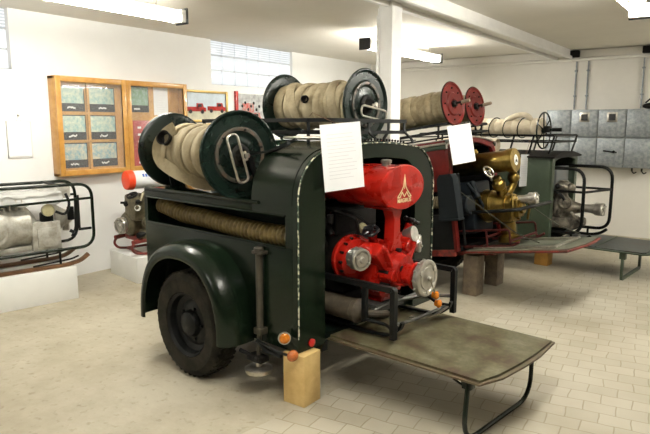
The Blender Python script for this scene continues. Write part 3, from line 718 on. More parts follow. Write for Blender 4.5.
bm=textmesh('MAGIRUS',.034); bmesh.ops.transform(bm,matrix=TR(.2078,.70,1.106)@RZ(90)@RX(90),verts=bm.verts); obj('lettering',bm,M['cream'],tank)
# bracket column under the tank
bm=nb(); 
prism(bm,[(.60,1.07),(.65,1.04),(.672,.99),(.665,.86),(.64,.80),(.76,.80),(.735,.86),(.728,.99),(.75,1.04),(.80,1.07)],.09,.16,'yz'); box(bm,-.02,.17,.60,.80,1.052,1.066,bev=.004)
obj('tank_bracket',bm,M['red'],P)
# pump casing
bm=nb()
lathe(bm,(-.09,.555,.74),(1,-.25,.0),[(0,0),(0,.135),(.012,.148),(.035,.148),(.04,.135),(.08,.12),(.10,.08),(.10,0)],44)
lathe(bm,(-.10,.70,.68),(1,0,0),[(0,0),(0,.14),(.06,.165),(.12,.155),(.18,.13),(.26,.115),(.30,.10),(.33,.09),(.33,0)],36)
# hipped casting with ribs
prism(bm,[(.53,.62),(.55,.76),(.63,.83),(.70,.85),(.77,.83),(.85,.76),(.87,.62),(.80,.52),(.70,.49),(.60,.52)],-.02,.12,'yz')
for s in (-1,1):
    box(bm,-.01,.20,-.010,.010,-.13,.15,bev=.006,T=TR(0,.70+s*.085,.70)@RX(-s*28)); box(bm,-.01,.17,-.05,.05,-.08,.08,bev=.02,T=TR(0,.70+s*.13,.77)@RX(-s*40))
cyl(bm,(.05,.57,.80),(.09,.46,.80),.055,.05); cyl(bm,(.05,.83,.82),(.10,.92,.83),.05)
prism(bm,[(.64,.54),(.76,.54),(.77,.475),(.63,.475)],-.02,.10,'yz'); cyl(bm,(.12,.60,.66),(.22,.60,.66),.035); cyl(bm,(.12,.80,.80),(.18,.80,.80),.03)
tube(bm,[(.14,.56,.56),(.2,.66,.55)],.008); tube(bm,[(.14,.60,.62),(.24,.66,.60),(.24,.72,.60)],.010,.03)
obj('pump_casing',bm,M['red'],P)
bm=nb()
for k in range(14):
    a=2*PI*k/14; cyl(bm,(-.06,.55+math.cos(a)*.132,.74+math.sin(a)*.132),(-.035,.543+math.cos(a)*.132,.74+math.sin(a)*.132),.009,n=6)
for (y,zz) in ((.59,.60),(.62,.73),(.70,.80),(.78,.72),(.81,.61),(.66,.66),(.74,.65),(.58,.68),(.70,.54)): cyl(bm,(.12,y,zz),(.19,y,zz),.013,n=6)
cyl(bm,(.17,.655,.70),(.235,.655,.70),.02,n=8)
split('bolt',bm,M['dark'],P)
# valves with black handwheels
for c,d,k in (((.07,.555,.925),(.12,-.52,.84),0),((.10,.94,.945),(.12,.42,.88),1)):
    d=V(d).normalized(); c=V(c); bm=nb(); lathe(bm,c-d*.20,d,[(0,0),(0,.045),(.04,.042),(.08,.028),(.15,.024),(.16,.03),(.175,.03),(.18,.012),(.2,.012),(.2,0)],20); v=obj('outlet_valve',bm,M['red'],P)
    bm=nb(); handwheel(bm,c,d,.045,.009,5,.016); 
    for q in range(5):
        u,w,_=basis(d); a=2*PI*q/5+.4; sphere(bm,c+(u*math.cos(a)+w*math.sin(a))*.045,.014,n=8)
    obj('handwheel',bm,M['blackplastic'],v,'black lobed handwheel')
bm=nb(); coupling(bm,(.14,.388,.785),(.96,-.27,-.02),.066,.10,2); obj('outlet_coupling',bm,M['alu'],P,'aluminium hose coupling')
bm=nb(); coupling(bm,(.17,.95,.80),(.9,.42,0),.058,.085,2); lathe(bm,(.15,.89,.87),(.85,.1,.2),[(-.06,0),(-.06,.035),(0,.052),(.012,.05),(.012,0)],24); obj('outlet_coupling',bm,M['alu'],P,'aluminium hose coupling')
bm=nb(); lathe(bm,(.22,.70,.66),(1,0,0),[(0,0),(0,.06),(.02,.065),(.07,.065),(.08,.085),(.10,.085),(.10,0)],40); obj('suction_neck',bm,M['red'],P)
bm=nb(); coupling(bm,(.385,.70,.66),(1,0,0),.110,.055,3); ic=obj('suction_coupling',bm,M['alu'],P,'large aluminium suction coupling with blank cap')
bm=nb(); sphere(bm,(.40,.70,.66),.016); tube(bm,[(.40,.70,.66),(.405,.73,.60),(.39,.77,.56)],.004,.02); obj('chain',bm,M['steel'],ic)
for y,zz in ((.80,.535),(.835,.475)):
    bm=nb(); sphere(bm,(.385,y,zz),.026,(.6,1,1)); cyl(bm,(.36,y,zz),(.385,y,zz),.02,n=12); obj('reflector',bm,M['amber'],P,'small orange reflector knob')
# engine behind the pump
bm=nb(); box(bm,-.50,-.12,.52,.88,.50,.88,bev=.03)
for k in range(8): box(bm,-.48+k*.045,-.465+k*.045,.50,.90,.88,1.02,bev=.004)
cyl(bm,(-.30,.40,.80),(-.30,.5,.80),.09); tube(bm,[(-.1,.40,.90),(-.2,.42,1.0),(-.35,.5,1.02)],.018,.03); cyl(bm,(-.08,.36,.98),(-.08,.36,1.03),.02); tube(bm,[(.0,.62,.95),(-.05,.58,1.0),(-.15,.55,1.03)],.01,.03)
cyl(bm,(-.12,.70,.68),(-.09,.70,.68),.16); tube(bm,[(-.02,.55,.90),(0,.5,1.0),(-.15,.48,1.03)],.012,.03)
obj('engine_block',bm,M['dark'],P)
bm=nb(); cyl(bm,(-.03,.585,.92),(.0,.58,.94),.03,n=16); obj('gauge',bm,M['gauge'],P,'small brass gauge')
bm=nb(); lathe(bm,(-.42,.40,.475),(1,0,0),[(0,0),(0,.05),(.02,.068),(.50,.068),(.505,.072),(.53,.072),(.535,.06),(.56,.035),(.60,.032),(.60,0)],28); tube(bm,[(.17,.40,.475),(.22,.42,.475),(.24,.50,.46)],.022,.03); obj('silencer',bm,M['terracotta'],P,'brown cylindrical silencer')
# carrying frame
fb0,fb1,fx=.365,1.015,.38
for b,s in ((fb0,1),(fb1,-1)):
    bm=nb(); tube(bm,[(-.45,b,.655),(fx,b,.655),(fx,b,.375)],.016,.012,flat=(.032,.032)); tube(bm,[(.18,b,.65),(.18,b,.44)],.012,flat=(.028,.028)); tube(bm,[(-.40,b,.65),(-.40,b,.37)],.012,flat=(.026,.026)); tube(bm,[(.18,b,.45),(.30,b+s*.05,.43),(fx,b,.42)],.010,.03)
    obj('side_frame',bm,M['black'],P)
    bm=nb(); q=b+s*.06; tube(bm,[(-.45,q,PZ+.014),(.20,q,PZ+.014),(.33,q,PZ+.03),(.39,q,PZ+.085),(.40,q,PZ+.12)],.01,.06,flat=(.028,.014)); tube(bm,[(fx,b,.40),(.37,q,.43)],.008); tube(bm,[(-.40,b,.37),(-.40,q,PZ+.02)],.01); obj('skid',bm,M['black'],P)
bm=nb(); tube(bm,[(.18,fb0,.47),(.20,.62,.50),(.26,.86,.50),(.36,fb1,.48)],.011,.04); tube(bm,[(fx-.02,fb0+.0,.45),(.34,.60,.415),(.34,fb1,.415)],.010,.04); tube(bm,[(-.40,fb0,.44),(-.40,fb1,.44)],.014); tube(bm,[(.1,fb0,.44),(.1,fb1,.44)],.014); box(bm,-.40,.12,.55,.85,.42,.47)
obj('cross_bar',bm,M['greysteel'],P,'dull grey steel cross bars')
bm=nb(); tube(bm,[(.20,.80,.36),(.30,.80,.37),(.36,.86,.40),(.38,.95,.43)],.012,.05,flat=(.03,.008)); obj('spring_strap',bm,M['steel'],P)

# ------------------------------------------------------------------ hanging papers
def hanging(label,frame,x,b0,b1,z0,z1,tilt,hook,yaw=-24):
    w=b1-b0; h=z1-z0; t=root('paper_sign',label,'paper sign',(x,(b0+b1)/2,z0),frame)
    T=TR(x,(b0+b1)/2,z1)@RZ(yaw)@RX(tilt)
    bm=nb(); box(bm,0,.002,-w/2,w/2,-h,0,T=T); obj('sheet',bm,M['paper'],t)
    bm=nb(); rnd=random.Random(5)
    for q in range(13): zz=-h*(.16+q*.055); box(bm,.0022,.0026,-w*.36,w*rnd.uniform(.15,.36),zz,zz+h*.008,T=T)
    obj('print',bm,M['ink'],t)
    bm=nb(); tube(bm,[T@V((0,.0,-.012)),V(hook)+V((.01,0,.02)),V(hook)+V((-.014,0,.0))],.002,n=5); obj('wire_hook',bm,M['brownwood'],t)
hanging('white paper sign hanging from the roof rack of the green trailer',F1,.075,.14,.385,1.195,1.56,5,(-.165,.29,1.60))

# ------------------------------------------------------------------ timber blocks
def block(label,c,s,rot,m,frame=None):
    F=TR(*c)@RZ(rot); ob=single('timber_block',B(-s[0]/2,s[0]/2,-s[1]/2,s[1]/2,0,s[2],bev=.004),m,label,'wooden block',(0,0,0),F)
    return ob
b=block('pale new pine block under the left rear corner of the green trailer',(-1.972,2.483,0),(.15,.15,.296),0,M['wood'])
# ------------------------------------------------------------------ left caged pump on white box
FB=TR(-4.85,2.865,0)@RZ(79.6)
single('white_plinth',B(-1.35,0,0,.46,0,.295,bev=.004),M['white'],'long white painted plinth under the caged grey pump','plinth',(-.67,.23,0),FB)
C=root('caged_pump','grey portable pump in a rounded black tube cage, partly wrapped in clear plastic','fire pump',(-.4,.22,.297),FB)
def loop(x0,x1,y,z0,z1,r,rad): 
    bm=nb(); tube(bm,[(x0,y,z0),(x1,y,z0),(x1,y,z1),(x0,y,z1)],r,rad,closed=True,n=12); return bm
for y in (.02,.42):
    bm=loop(-1.25,.18,y,.46,1.03,.014,.13); tube(bm,[(-1.25,y,.87),(.18,y,.90)],.011,n=10); obj('side_frame',bm,M['green'],C)
bm=nb()
for x in (-1.1,-.1): tube(bm,[(x,.02,1.03),(x,.42,1.03)],.012); tube(bm,[(x,.02,.46),(x,.42,.46)],.012)
tube(bm,[(-.6,.02,.46),(-.6,.42,.46)],.012); split('cross_tube',bm,M['black'],C)
for y in (.05,.39):
    bm=nb(); tube(bm,[(-1.3,y,.315),(-.05,y,.315),(.06,y,.335),(.13,y,.385)],.01,.06,flat=(.035,.03)); obj('skid',bm,M['brownwood'],C,'worn brown curved runner')
    bm=nb()
    for x in (-1.1,-.12): tube(bm,[(x,y,.33),(x,y,.46)],.010)
    tube(bm,[(-.35,y,.34),(-.02,y,.36),(.04,y,.38)],.008,.03); split('skid_strut',bm,M['dark'],C)
bm=nb(); lathe(bm,(-.62,.20,.68),(1,0,0),[(-.35,0),(-.35,.12),(-.3,.15),(-.05,.15),(-.04,.19),(.02,.20),(.07,.20),(.10,.18),(.15,.17),(.28,.17),(.30,.15),(.34,.10),(.34,0)],40)
box(bm,-.34,-.10,.04,.20,.47,.72,bev=.012); box(bm,-.30,-.14,.028,.045,.50,.67,bev=.006); lathe(bm,(-.12,.22,.72),(1,0,0),[(0,0),(0,.13),(.05,.12),(.12,.07),(.17,.05),(.17,0)],28)
box(bm,-.9,-.2,.08,.34,.475,.52,bev=.01); tube(bm,[(-.62,.03,.56),(-.56,.02,.60),(-.54,.02,.68)],.02,.03)
for k in range(5): box(bm,-.60+k*.05,-.585+k*.05,.06,.34,.84,.93,bev=.003)
obj('motor_casting',bm,M['alupaint'],C)
bm=nb(); lathe(bm,(-.20,.04,.82),(.15,-1,.1),[(-.03,0),(-.03,.048),(0,.054),(.012,.054),(.014,.048),(.010,.047),(.010,0)],28); obj('gauge',bm,M['gauge'],C,'round yellowed dial gauge')
bm=nb(); box(bm,-.25,-.15,.05,.13,.68,.80,bev=.015); tube(bm,[(-.13,.06,.80),(-.05,.05,.76),(.0,.06,.86),(-.03,.08,.95)],.012,.05); tube(bm,[(.02,.1,.55),(.06,.1,.62),(.07,.1,.90)],.02,.05); box(bm,-.86,-.74,.02,.06,.66,.80,bev=.01); box(bm,-.72,-.66,.02,.05,.74,.84,bev=.01); tube(bm,[(-.02,.05,.62),(.01,.03,.60)],.015); cyl(bm,(.03,.15,.82),(.03,.15,.70),.03); split('lead',bm,M['black'],C)
bm=nb(); tube(bm,[(.07,.06,.93),(.07,.06,.62),(.15,.05,.62)],.010,.02,n=8); cyl(bm,(.06,.05,.62),(.17,.05,.62),.012); obj('crank_handle',bm,M['black'],C)
bm=nb(); sphere(bm,(.02,.2,.72),.045,(1,1,1.3)); cyl(bm,(.0,.2,.6),(.0,.2,.7),.03); obj('fitting',bm,M['steel'],C)
bm=nb(); box(bm,-.20,.10,.30,.44,.88,1.0,bev=.02); obj('rear_tank',bm,M['alupaint'],C)
# crumpled clear sheet
bm=nb(); nx,ny=26,14; g=[[None]*(ny+1) for _ in range(nx+1)]
for i in range(nx+1):
    for j in range(ny+1):
        x=-1.2+1.14*i/nx; s=j/ny; y=.06+.30*s; z=.93+.05*math.sin(s*PI)+.035*noise.noise(V((x*9,y*14,2)))+.02*noise.noise(V((x*25,y*25,7)))
        if j==0: z-=.06+.03*noise.noise(V((x*8,0,0))); y-=.02
        g[i][j]=bm.verts.new((x,y,z))
for i in range(nx):
    for j in range(ny): bm.faces.new((g[i][j],g[i+1][j],g[i+1][j+1],g[i][j+1]))
pl=obj('plastic_wrap',bm,M['plastic'],C,'crumpled clear plastic sheet')
so=pl.modifiers.new('s','SOLIDIFY'); so.thickness=.0015

# ------------------------------------------------------------------ small pump on low white box by the wall
FC=TR(-4.82,3.478,0)@RZ(79.6)
single('white_plinth',B(0,.95,0,.62,0,.255,bev=.004),M['white'],'low white plinth by the wall under the orange tanked pump','plinth',(.45,.31,0),FC)
D=root('small_pump','small portable pump with orange red tank standing on the low white plinth','fire pump',(.4,.3,.257),FC)
bm=nb(); lathe(bm,(.06,.30,1.00),(1,0,0),[(0,0),(0,.075),(.006,.093),(.02,.098),(.05,.098),(.055,.10)],32); lathe(bm,(.06,.30,1.00),(1,0,0),[(.055,.10),(.06,.10),(.07,.10),(.07,0)],32); tk=obj('tank_cap',bm,M['orange'],D,'orange red round tank end')
bm=nb(); lathe(bm,(.13,.30,1.00),(1,0,0),[(.0,0),(0,.093),(.40,.093),(.42,.08),(.42,0)],32); tb=obj('fuel_tank',bm,M['paper'],D,'white cylindrical tank with blue marks')
bm=nb()
for k in range(5): 
    T=TR(.22+k*.03,.30,1.00)@RX(62)@TR(0,0,.094)
    box(bm,-.009,.009,-.012,.020,-.001,.002,T=T)
split('tank_mark',bm,M['blue'],tb)
bm=nb(); box(bm,.16,.55,.14,.40,.50,.80,bev=.03); lathe(bm,(.05,.33,.56),(1,0,0),[(0,0),(0,.10),(.04,.13),(.16,.13),(.16,0)],28); box(bm,.06,.2,.12,.36,.60,.86,bev=.03); cyl(bm,(.30,.16,.78),(.30,.16,.93),.03); tube(bm,[(.12,.10,.80),(.16,.12,.88),(.25,.14,.90)],.02,.04); box(bm,.10,.5,.06,.14,.42,.52,bev=.02); sphere(bm,(.10,.12,.74),.035); sphere(bm,(.14,.03,.60),.05); cyl(bm,(.2,.05,.7),(.24,.04,.82),.03)
for k in range(6): box(bm,.18+k*.04,.19+k*.04,.09,.36,.66,.86,bev=.004)
obj('engine',bm,mat('olive_grimy_casting',(.16,.14,.085),.45,metal=.5,var=.5,vscale=18),D)
bm=nb(); handwheel(bm,(.07,.18,.86),(-.5,-.2,1),.05,.010,4); tube(bm,[(.07,.18,.86),(.13,.18,.70)],.010); handwheel(bm,(.07,.30,.78),(-1,-.1,.6),.04,.009,3); tube(bm,[(.0,.30,.78),(.2,.24,.77)],.012); cyl(bm,(.05,.05,.47),(.16,.10,.48),.03); sphere(bm,(.09,.10,.80),.025); split('control_lever',bm,M['black'],D)
bm=nb(); coupling(bm,(-.01,.33,.54),(-1,-.25,0),.085,.12,3); obj('outlet_coupling',bm,M['alu'],D,'aluminium hose coupling')
bm=nb(); coupling(bm,(.08,.10,.74),(-.8,-.6,.2),.03,.03,2); obj('gauge',bm,M['enamel'],D,'small white dial gauge')
for y in (.08,.48):
    bm=nb(); tube(bm,[(.62,y,.275),(.12,y,.275),(.03,y,.29),(-.01,y,.34),(.01,y,.39),(.10,y,.41),(.40,y,.41)],.013,.04); cyl(bm,(-.0,y,.40),(.14,y,.415),.022); obj('skid',bm,M['redworn'],D,'red tube skid')
bm=nb(); tube(bm,[(.12,.08,.275),(.12,.48,.275)],.010); tube(bm,[(.5,.08,.275),(.5,.48,.275)],.010); box(bm,.10,.55,.08,.46,.385,.43,bev=.01); obj('base_frame',bm,M['redworn'],D)

# ------------------------------------------------------------------ red trailer, nose down
F2=TR(-2.08,4.86,.43)@RZ(-5.8)@RY(-8.5)
F2P=F2@TR(-.02,-.12,0)
Rr=root('red_fire_trailer','dark red fire trailer with brass pump, propped on timber blocks behind the green one','trailer',(0,.5,-.43),F2)
W2w=.92; Hh=1.02
bm=nb(); box(bm,-1.5,-.03,0,.03,.55,1.0,bev=.004); box(bm,-1.5,-1.35,0,.03,.34,.55); box(bm,-.12,-.03,0,.03,.34,.55); box(bm,-1.5,-.03,W2w-.03,W2w,.02,1.0,bev=.004); box(bm,-1.5,-1.47,.03,W2w-.03,.02,1.0)
obj('side_panel',bm,M['darkred'],Rr)
obj('lower_panel',B(-1.5,-.03,0,.03,.02,.34,bev=.004),M['black'],Rr,'black lower side panel')  # lower strip of the side, coloured black
bm=nb(); box(bm,-1.47,-.05,.03,W2w-.03,-.02,.02); box(bm,-.75,-.73,.03,W2w-.03,.02,1.0); box(bm,-1.4,-.1,.14,.15,.3,.6); box(bm,-.74,-.035,W2w-.075,W2w-.035,.02,.95); box(bm,-.74,-.035,.05,W2w-.05,.94,.955); obj('inner_floor',bm,M['inshade'],Rr,'inner floor with added near-black panels painting the shade inside')  # liner panels added near black so the opening looks shaded
bm=nb(); o=arch(0,W2w,0.,Hh,.10,.05); i=arch(.055,W2w-.055,0.,Hh-.045,.06,.05); ring(bm,o,i,-.03,.0); obj('rear_arch',bm,M['darkred'],Rr)
bm=nb(); o=arch(-.02,W2w+.02,Hh-.07,Hh+.012,.05,.05); i=arch(-.002,W2w+.002,Hh-.08,Hh-.004,.045,.05); ring(bm,o,i,-1.52,-.0); obj('roof',bm,M['greygreen'],Rr,'grey roof skin')
bm=nb(); sweep(bm,[(.004,a,b) for a,b in arch(-.016,W2w+.016,Hh-.06,Hh+.005,.05,.05)],.009,6); tube(bm,[(-1.5,-.022,Hh-.05),(0,-.022,Hh-.05)],.010,n=6); obj('roof_edging',bm,M['steel'],Rr,'pale metal roof edging')
bm=nb(); prism(bm,[(.02,.12),(.91,.14),(.95,.43),(.95,.63),(.93,.86),(.02,.88)],-.035,-.005,'xy'); p2=obj('platform',bm,M['board2'],Rr,'grey green loading platform')
bm=nb(); tube(bm,[(.0,.115,-.02),(.915,.135,-.02),(.957,.43,-.02),(.957,.63,-.02),(.937,.865,-.02),(.0,.885,-.02)],.01,flat=(.038,.012)); obj('platform_edging',bm,M['redworn'],p2,'worn red platform edging')
bm=nb(); box(bm,.05,.80,.20,.25,-.004,.012,bev=.003); box(bm,.05,.80,.74,.79,-.004,.012,bev=.003); box(bm,.76,.80,.255,.735,-.004,.012,bev=.003); split('platform_rail',bm,M['steel'],p2)
bm=nb(); box(bm,-1.4,.2,.28,.34,-.075,-.036); box(bm,-1.4,.2,.72,.78,-.075,-.036); cyl(bm,(-.8,0,-.12),(-.8,W2w,-.12),.025); box(bm,-1.4,-.03,-.0,.03,-.04,.02); obj('chassis',bm,M['redworn'],Rr)
# wheels of the red trailer with pale hubs
wheel(Rr,(-.78,-.10,-.055),-1,R=.30,W=.15); fender(Rr,-.78,-.10,.42,.44,-.001,-.19,M['black'])
wheel(Rr,(-.78,W2w+.10,-.055),1,R=.30,W=.15)
# dark can on the side
bm=nb(); prism(bm,[(-.09,.30),(-.08,.66),(-.05,.70),(.06,.70),(.08,.66),(.10,.30)],-.10,-.005,'xz'); box(bm,-.10,.105,-.11,-.0,.29,.31,bev=.006); obj('side_can',bm,mat('slate_metal',(.011,.014,.016),.7,spec=.1),Rr,'slate grey tapered can')
bm=nb(); tube(bm,[(-.38,-.02,.90),(-.30,-.05,.88),(-.20,-.05,.80),(-.16,-.02,.72)],.012,.03); cyl(bm,(-.39,-.03,.90),(-.36,-.03,.90),.02); tube(bm,[(-.30,-.06,.22),(-.29,-.09,-.02),(-.27,-.09,-.20)],.016,.03); tube(bm,[(.05,.05,.70),(.05,.06,.06)],.012); split('side_fitting',bm,M['black'],Rr)
bm=nb(); path=[(-1.3+1.15*k/110,.085,.45) for k in range(111)]; sweep(bm,path,.05,12,rf=lambda i:.058 if i%2 else .048)
single('suction_hose',bm,M['hose'],'pale ribbed suction hose in the side slot of the red trailer','hose',(-.7,.085,.39),F2)
bm=nb(); tube(bm,[(.03,.06,.55),(.42,.30,.12),(.60,.36,.02)],.01,.05,flat=(.022,.008)); tube(bm,[(.03,W2w-.06,.55),(.55,.95,.10),(.75,.92,.02)],.01,.05,flat=(.022,.008)); split('stay_bar',bm,mat('olive_bar',(.055,.055,.04),.55,spec=.2),Rr)
bm=nb(); up=[(-1.45,.06,1.15),(-.03,.06,1.15),(-.03,W2w-.04,1.15),(-1.45,W2w-.04,1.15)]
tube(bm,up,.01,.04,closed=True,flat=(.012,.022)); tube(bm,[(p[0]*.98,p[1],p[2]-.07) for p in up],.01,.04,closed=True,flat=(.012,.018))
for x in (-.10,-.55,-1.1): 
    for b,s in ((.06,1),(W2w-.04,-1)): tube(bm,[(x,b,1.15),(x-.02,b,1.02)],.01,flat=(.02,.01))
for x in (-.3,-.6,-.9,-1.2): tube(bm,[(x,.06,1.10),(x,W2w-.04,1.10)],.008,flat=(.018,.01))
obj('roof_rack',bm,M['black'],Rr)
def reel_red(label,a0,a1,b,z,R,seed,handle):
    t=root('hose_reel',label,'hose reel',(a1,b,z-R),F2,'red hose reels on the red trailer')
    for x,s in ((a1,1),(a0,-1)):
        bm=nb(); lathe(bm,(x,b,z),(s,0,0),[(0,.01),(.0,R*.2),(.012,R*.25),(.012,R*.5),(.0,R*.56),(.0,R*.88),(.01,R*.93),(.01,R*.99),(0,R),(-.01,R*.98),(-.01,.01)],48)
        f=obj('flange',bm,M['darkred'],t)
        bm=nb(); sweep(bm,[(x,b+math.cos(2*PI*k/48)*R,z+math.sin(2*PI*k/48)*R) for k in range(48)],.006,6,True); obj('rolled_edge',bm,M['dark'],f)
        bm=nb()
        for k in range(8): a=2*PI*k/8; cyl(bm,(x,b+math.cos(a)*R*.72,z+math.sin(a)*R*.72),(x+s*.012,b+math.cos(a)*R*.72,z+math.sin(a)*R*.72),.008,n=6)
        split('bolt',bm,M['dark'],f)
    bm=nb(); cyl(bm,(a1-.01,b,z),(a1+.035,b,z),.03); cyl(bm,(a1+.02,b,z),(a1+.15,b,z+.005),.010); obj('hub',bm,M['dark'],t)
    bm=nb(); cyl(bm,(a1+.09,b,z),(a1+.17,b,z+.005),.018,.015); obj('crank_handle',bm,M['oldwood'],t,'turned wooden crank grip')
    bm=nb(); sleeve(bm,a0+.01,a1-.01,b,z,R*.60); wraps(bm,a0+.012,a1-.012,b,z,R*.62,int((a1-a0)/.075),seed,tilt=.006); obj('fire_hose',bm,M['hose'],t,'tightly wound beige hose')
reel_red('dark red hose reel, the left and larger one on top of the red trailer',-1.15,-.01,.19,1.325,.198,21,0)
reel_red('dark red hose reel, right hand one, partly hidden behind its larger neighbour',-1.15,-.01,.60,1.31,.185,22,0)
# brass pump
Q=root('brass_pump','polished brass portable pump on the platform of the red trailer','fire pump',(.2,.60,-.003),F2P)
bm=nb(); lathe(bm,(-.25,.60,.76),(1,0,0),[(0,0),(0,.085),(.02,.098),(.60,.098),(.60,.106),(.615,.108),(.66,.108),(.67,.104),(.672,0)],44); k=obj('fuel_tank',bm,M['brass'],Q,'polished brass cylindrical tank')
bm=nb(); lathe(bm,(.421,.60,.76),(1,0,0),[(0,0),(.003,.045),(.004,.044),(.004,0)],32,sx=.9,sy=1.1); e=obj('badge',bm,M['enamel'],k,'white enamel oval badge')
bm=nb(); X0,X1=.4255,.427; c=.60; z=.755
ln((c-.022,z-.02),(c-.010,z+.008),.006); ln((c-.010,z+.008),(c,z-.016),.006); ln((c,z-.016),(c+.010,z+.008),.006); ln((c+.010,z+.008),(c+.022,z-.02),.006); ln((c,z+.0),(c,z+.034),.006)
obj('emblem',bm,M['black'],e)
bm=nb(); lathe(bm,(.05,.56,.86),(0,0,1),[(0,.03),(.02,.03),(.02,.02),(.04,.02),(.04,0)],16); obj('filler_cap',bm,M['brass'],k)
bm=nb(); lathe(bm,(.05,.60,.36),(1,0,0),[(0,0),(0,.13),(.05,.15),(.12,.14),(.22,.09),(.34,.085),(.34,0)],32)
tube(bm,[(.25,.52,.62),(.28,.58,.50),(.26,.62,.38)],.045,.06,n=14); tube(bm,[(.33,.72,.66),(.33,.74,.56),(.28,.68,.46)],.035,.05,n=12); sphere(bm,(.33,.72,.60),.055); sphere(bm,(.33,.72,.68),.045); sphere(bm,(.27,.54,.55),.06); box(bm,.20,.38,.52,.72,.20,.42,bev=.03); lathe(bm,(.28,.62,.02),(0,0,1),[(0,0),(0,.10),(.05,.10),(.07,.07),(.20,.07),(.22,.09),(.24,.09),(.24,0)],20)
for kk in range(8): a=2*PI*kk/8; cyl(bm,(.36,.62+math.cos(a)*.07,.32+math.sin(a)*.09),(.40,.62+math.cos(a)*.07,.32+math.sin(a)*.09),.012,n=6)
cyl(bm,(.28,.72,.72),(.28,.72,.76),.02)
for x,r in ((.10,.155),(.16,.145),(.30,.10),(.36,.098)): lathe(bm,(x,.60,.36),(1,0,0),[(0,0),(0,r),(.014,r),(.014,0)],32)
for y,zz in ((.53,.57),(.60,.50)): lathe(bm,(.27,y,zz),(0,.5,-.8),[(0,0),(0,.062),(.014,.062),(.014,0)],20)
lathe(bm,(.33,.735,.60),(0,.2,-1),[(0,0),(0,.052),(.014,.052),(.014,0)],20)
for kk in range(10): a=2*PI*kk/10; cyl(bm,(.16,.60+math.cos(a)*.125,.36+math.sin(a)*.125),(.19,.60+math.cos(a)*.125,.36+math.sin(a)*.125),.011,n=6)
box(bm,.36,.42,.55,.69,.24,.40,bev=.015); cyl(bm,(.42,.62,.32),(.45,.62,.32),.05); tube(bm,[(.40,.50,.44),(.42,.46,.36),(.38,.46,.22)],.012,.04); tube(bm,[(.38,.76,.42),(.43,.80,.34),(.40,.78,.20)],.012,.04)
obj('pump_casing',bm,M['brass'],Q)
bm=nb(); handwheel(bm,(.24,.42,.68),(.85,-.2,.5),.055,.008,3); tube(bm,[(.24,.42,.68),(.23,.48,.60)],.010); obj('handwheel',bm,M['steel'],Q,'bare steel handwheel')
bm=nb(); coupling(bm,(.56,.66,.40),(1,.1,.02),.055,.10,3); cyl(bm,(.34,.64,.40),(.48,.65,.40),.035); obj('outlet_coupling',bm,M['alu'],Q,'aluminium hose coupling')
bm=nb(); box(bm,-.35,.05,.42,.80,.12,.60,bev=.02); cyl(bm,(.05,.45,.60),(.12,.40,.45),.03); cyl(bm,(-.1,.3,.4),(.1,.3,.4),.09); tube(bm,[(.05,.35,.6),(.1,.4,.5),(.15,.5,.3)],.015,.05); obj('engine_block',bm,mat('blue_grey_engine',(.009,.013,.017),.5,spec=.15,var=.4,vscale=14),Q)
bm=nb()
for b in (.34,.90): tube(bm,[(-.3,b,.16),(.42,b,.16),(.42,b,.03)],.010,.03,n=8); tube(bm,[(-.35,b,.012),(.42,b,.012),(.50,b,.05)],.012,.04,n=8); tube(bm,[(.2,b,.16),(.2,b,.01)],.010)
tube(bm,[(.2,.34,.10),(.2,.90,.10)],.012); tube(bm,[(.42,.34,.06),(.42,.90,.06)],.012); obj('carrying_frame',bm,M['frame2'],Q,'dark red tube carrying frame')
bm=nb(); tube(bm,[(-.1,.30,.33),(.50,.34,.33),(.58,.50,.34),(.58,.9,.34)],.016,.04); obj('lift_bar',bm,M['black'],Q)
# lone ring hose guide behind
bm=nb(); handwheel(bm,(-.15,.84,1.17),(.9,-.3,0),.09,.009,3); tube(bm,[(-.15,.84,1.17),(-.15,.84,1.03)],.01); obj('guide_wheel',bm,M['black'],Rr)
hanging('white paper sign hanging over the rear arch of the red trailer',F2,.09,-.05,.20,.78,1.12,4,(-.02,.03,1.155))
def wblock(label,p,s,m): return block(label,p,s,-5.8,m)
wblock('tall grey weathered timber block, left one under the red trailer',(-2.02,5.10,0),(.14,.14,.375),M['oldwood'])
wblock('tall weathered timber block, right one of the pair under the red trailer',(-1.99,5.56,0),(.13,.15,.375),M['oldwood'])

# ------------------------------------------------------------------ grey green trailer at the back
F3=TR(-1.72,6.40,0)@RZ(-5.8)
S=root('grey_green_fire_trailer','grey green box bodied fire trailer standing farthest back by the lockers','trailer',(-.7,.42,0),F3)
W3=.74
bm=nb(); box(bm,-1.5,-.03,0,.03,.34,1.21,bev=.004); box(bm,-1.5,-.03,W3-.03,W3,.34,1.21,bev=.004); box(bm,-1.5,-1.47,.03,W3-.03,.34,1.21); obj('side_panel',bm,M['greygreen'],S)
bm=nb(); o=arch(0,W3,.34,1.25,.04,.04); i=arch(.07,W3-.07,.34,1.21,.03,.03); ring(bm,o,i,-.03,0); obj('rear_arch',bm,M['greygreen'],S)
bm=nb(); prism(bm,[(-.03,1.205),(-.03,1.22),(W3*.3,1.265),(W3*.7,1.265),(W3+.03,1.22),(W3+.03,1.205)],-1.53,.03,'yz'); obj('roof',bm,M['dark'],S,'dark roof with low ridge')
bm=nb(); box(bm,-1.47,-.05,.03,W3-.03,.30,.34); box(bm,-.6,-.58,.03,W3-.03,.34,1.22); obj('inner_floor',bm,M['inshade'],S)
bm=nb(); box(bm,-.12,-.04,.24,.60,.84,1.10,bev=.01); obj('tool_box',bm,mat('grey_steel_box',(.16,.17,.17),.5),S)
bm=nb(); box(bm,-1.4,.0,.2,.25,.24,.30); box(bm,-1.4,.0,W3-.25,W3-.2,.24,.30); cyl(bm,(-.78,0,.32),(-.78,W3,.32),.025); obj('chassis',bm,M['dark'],S)
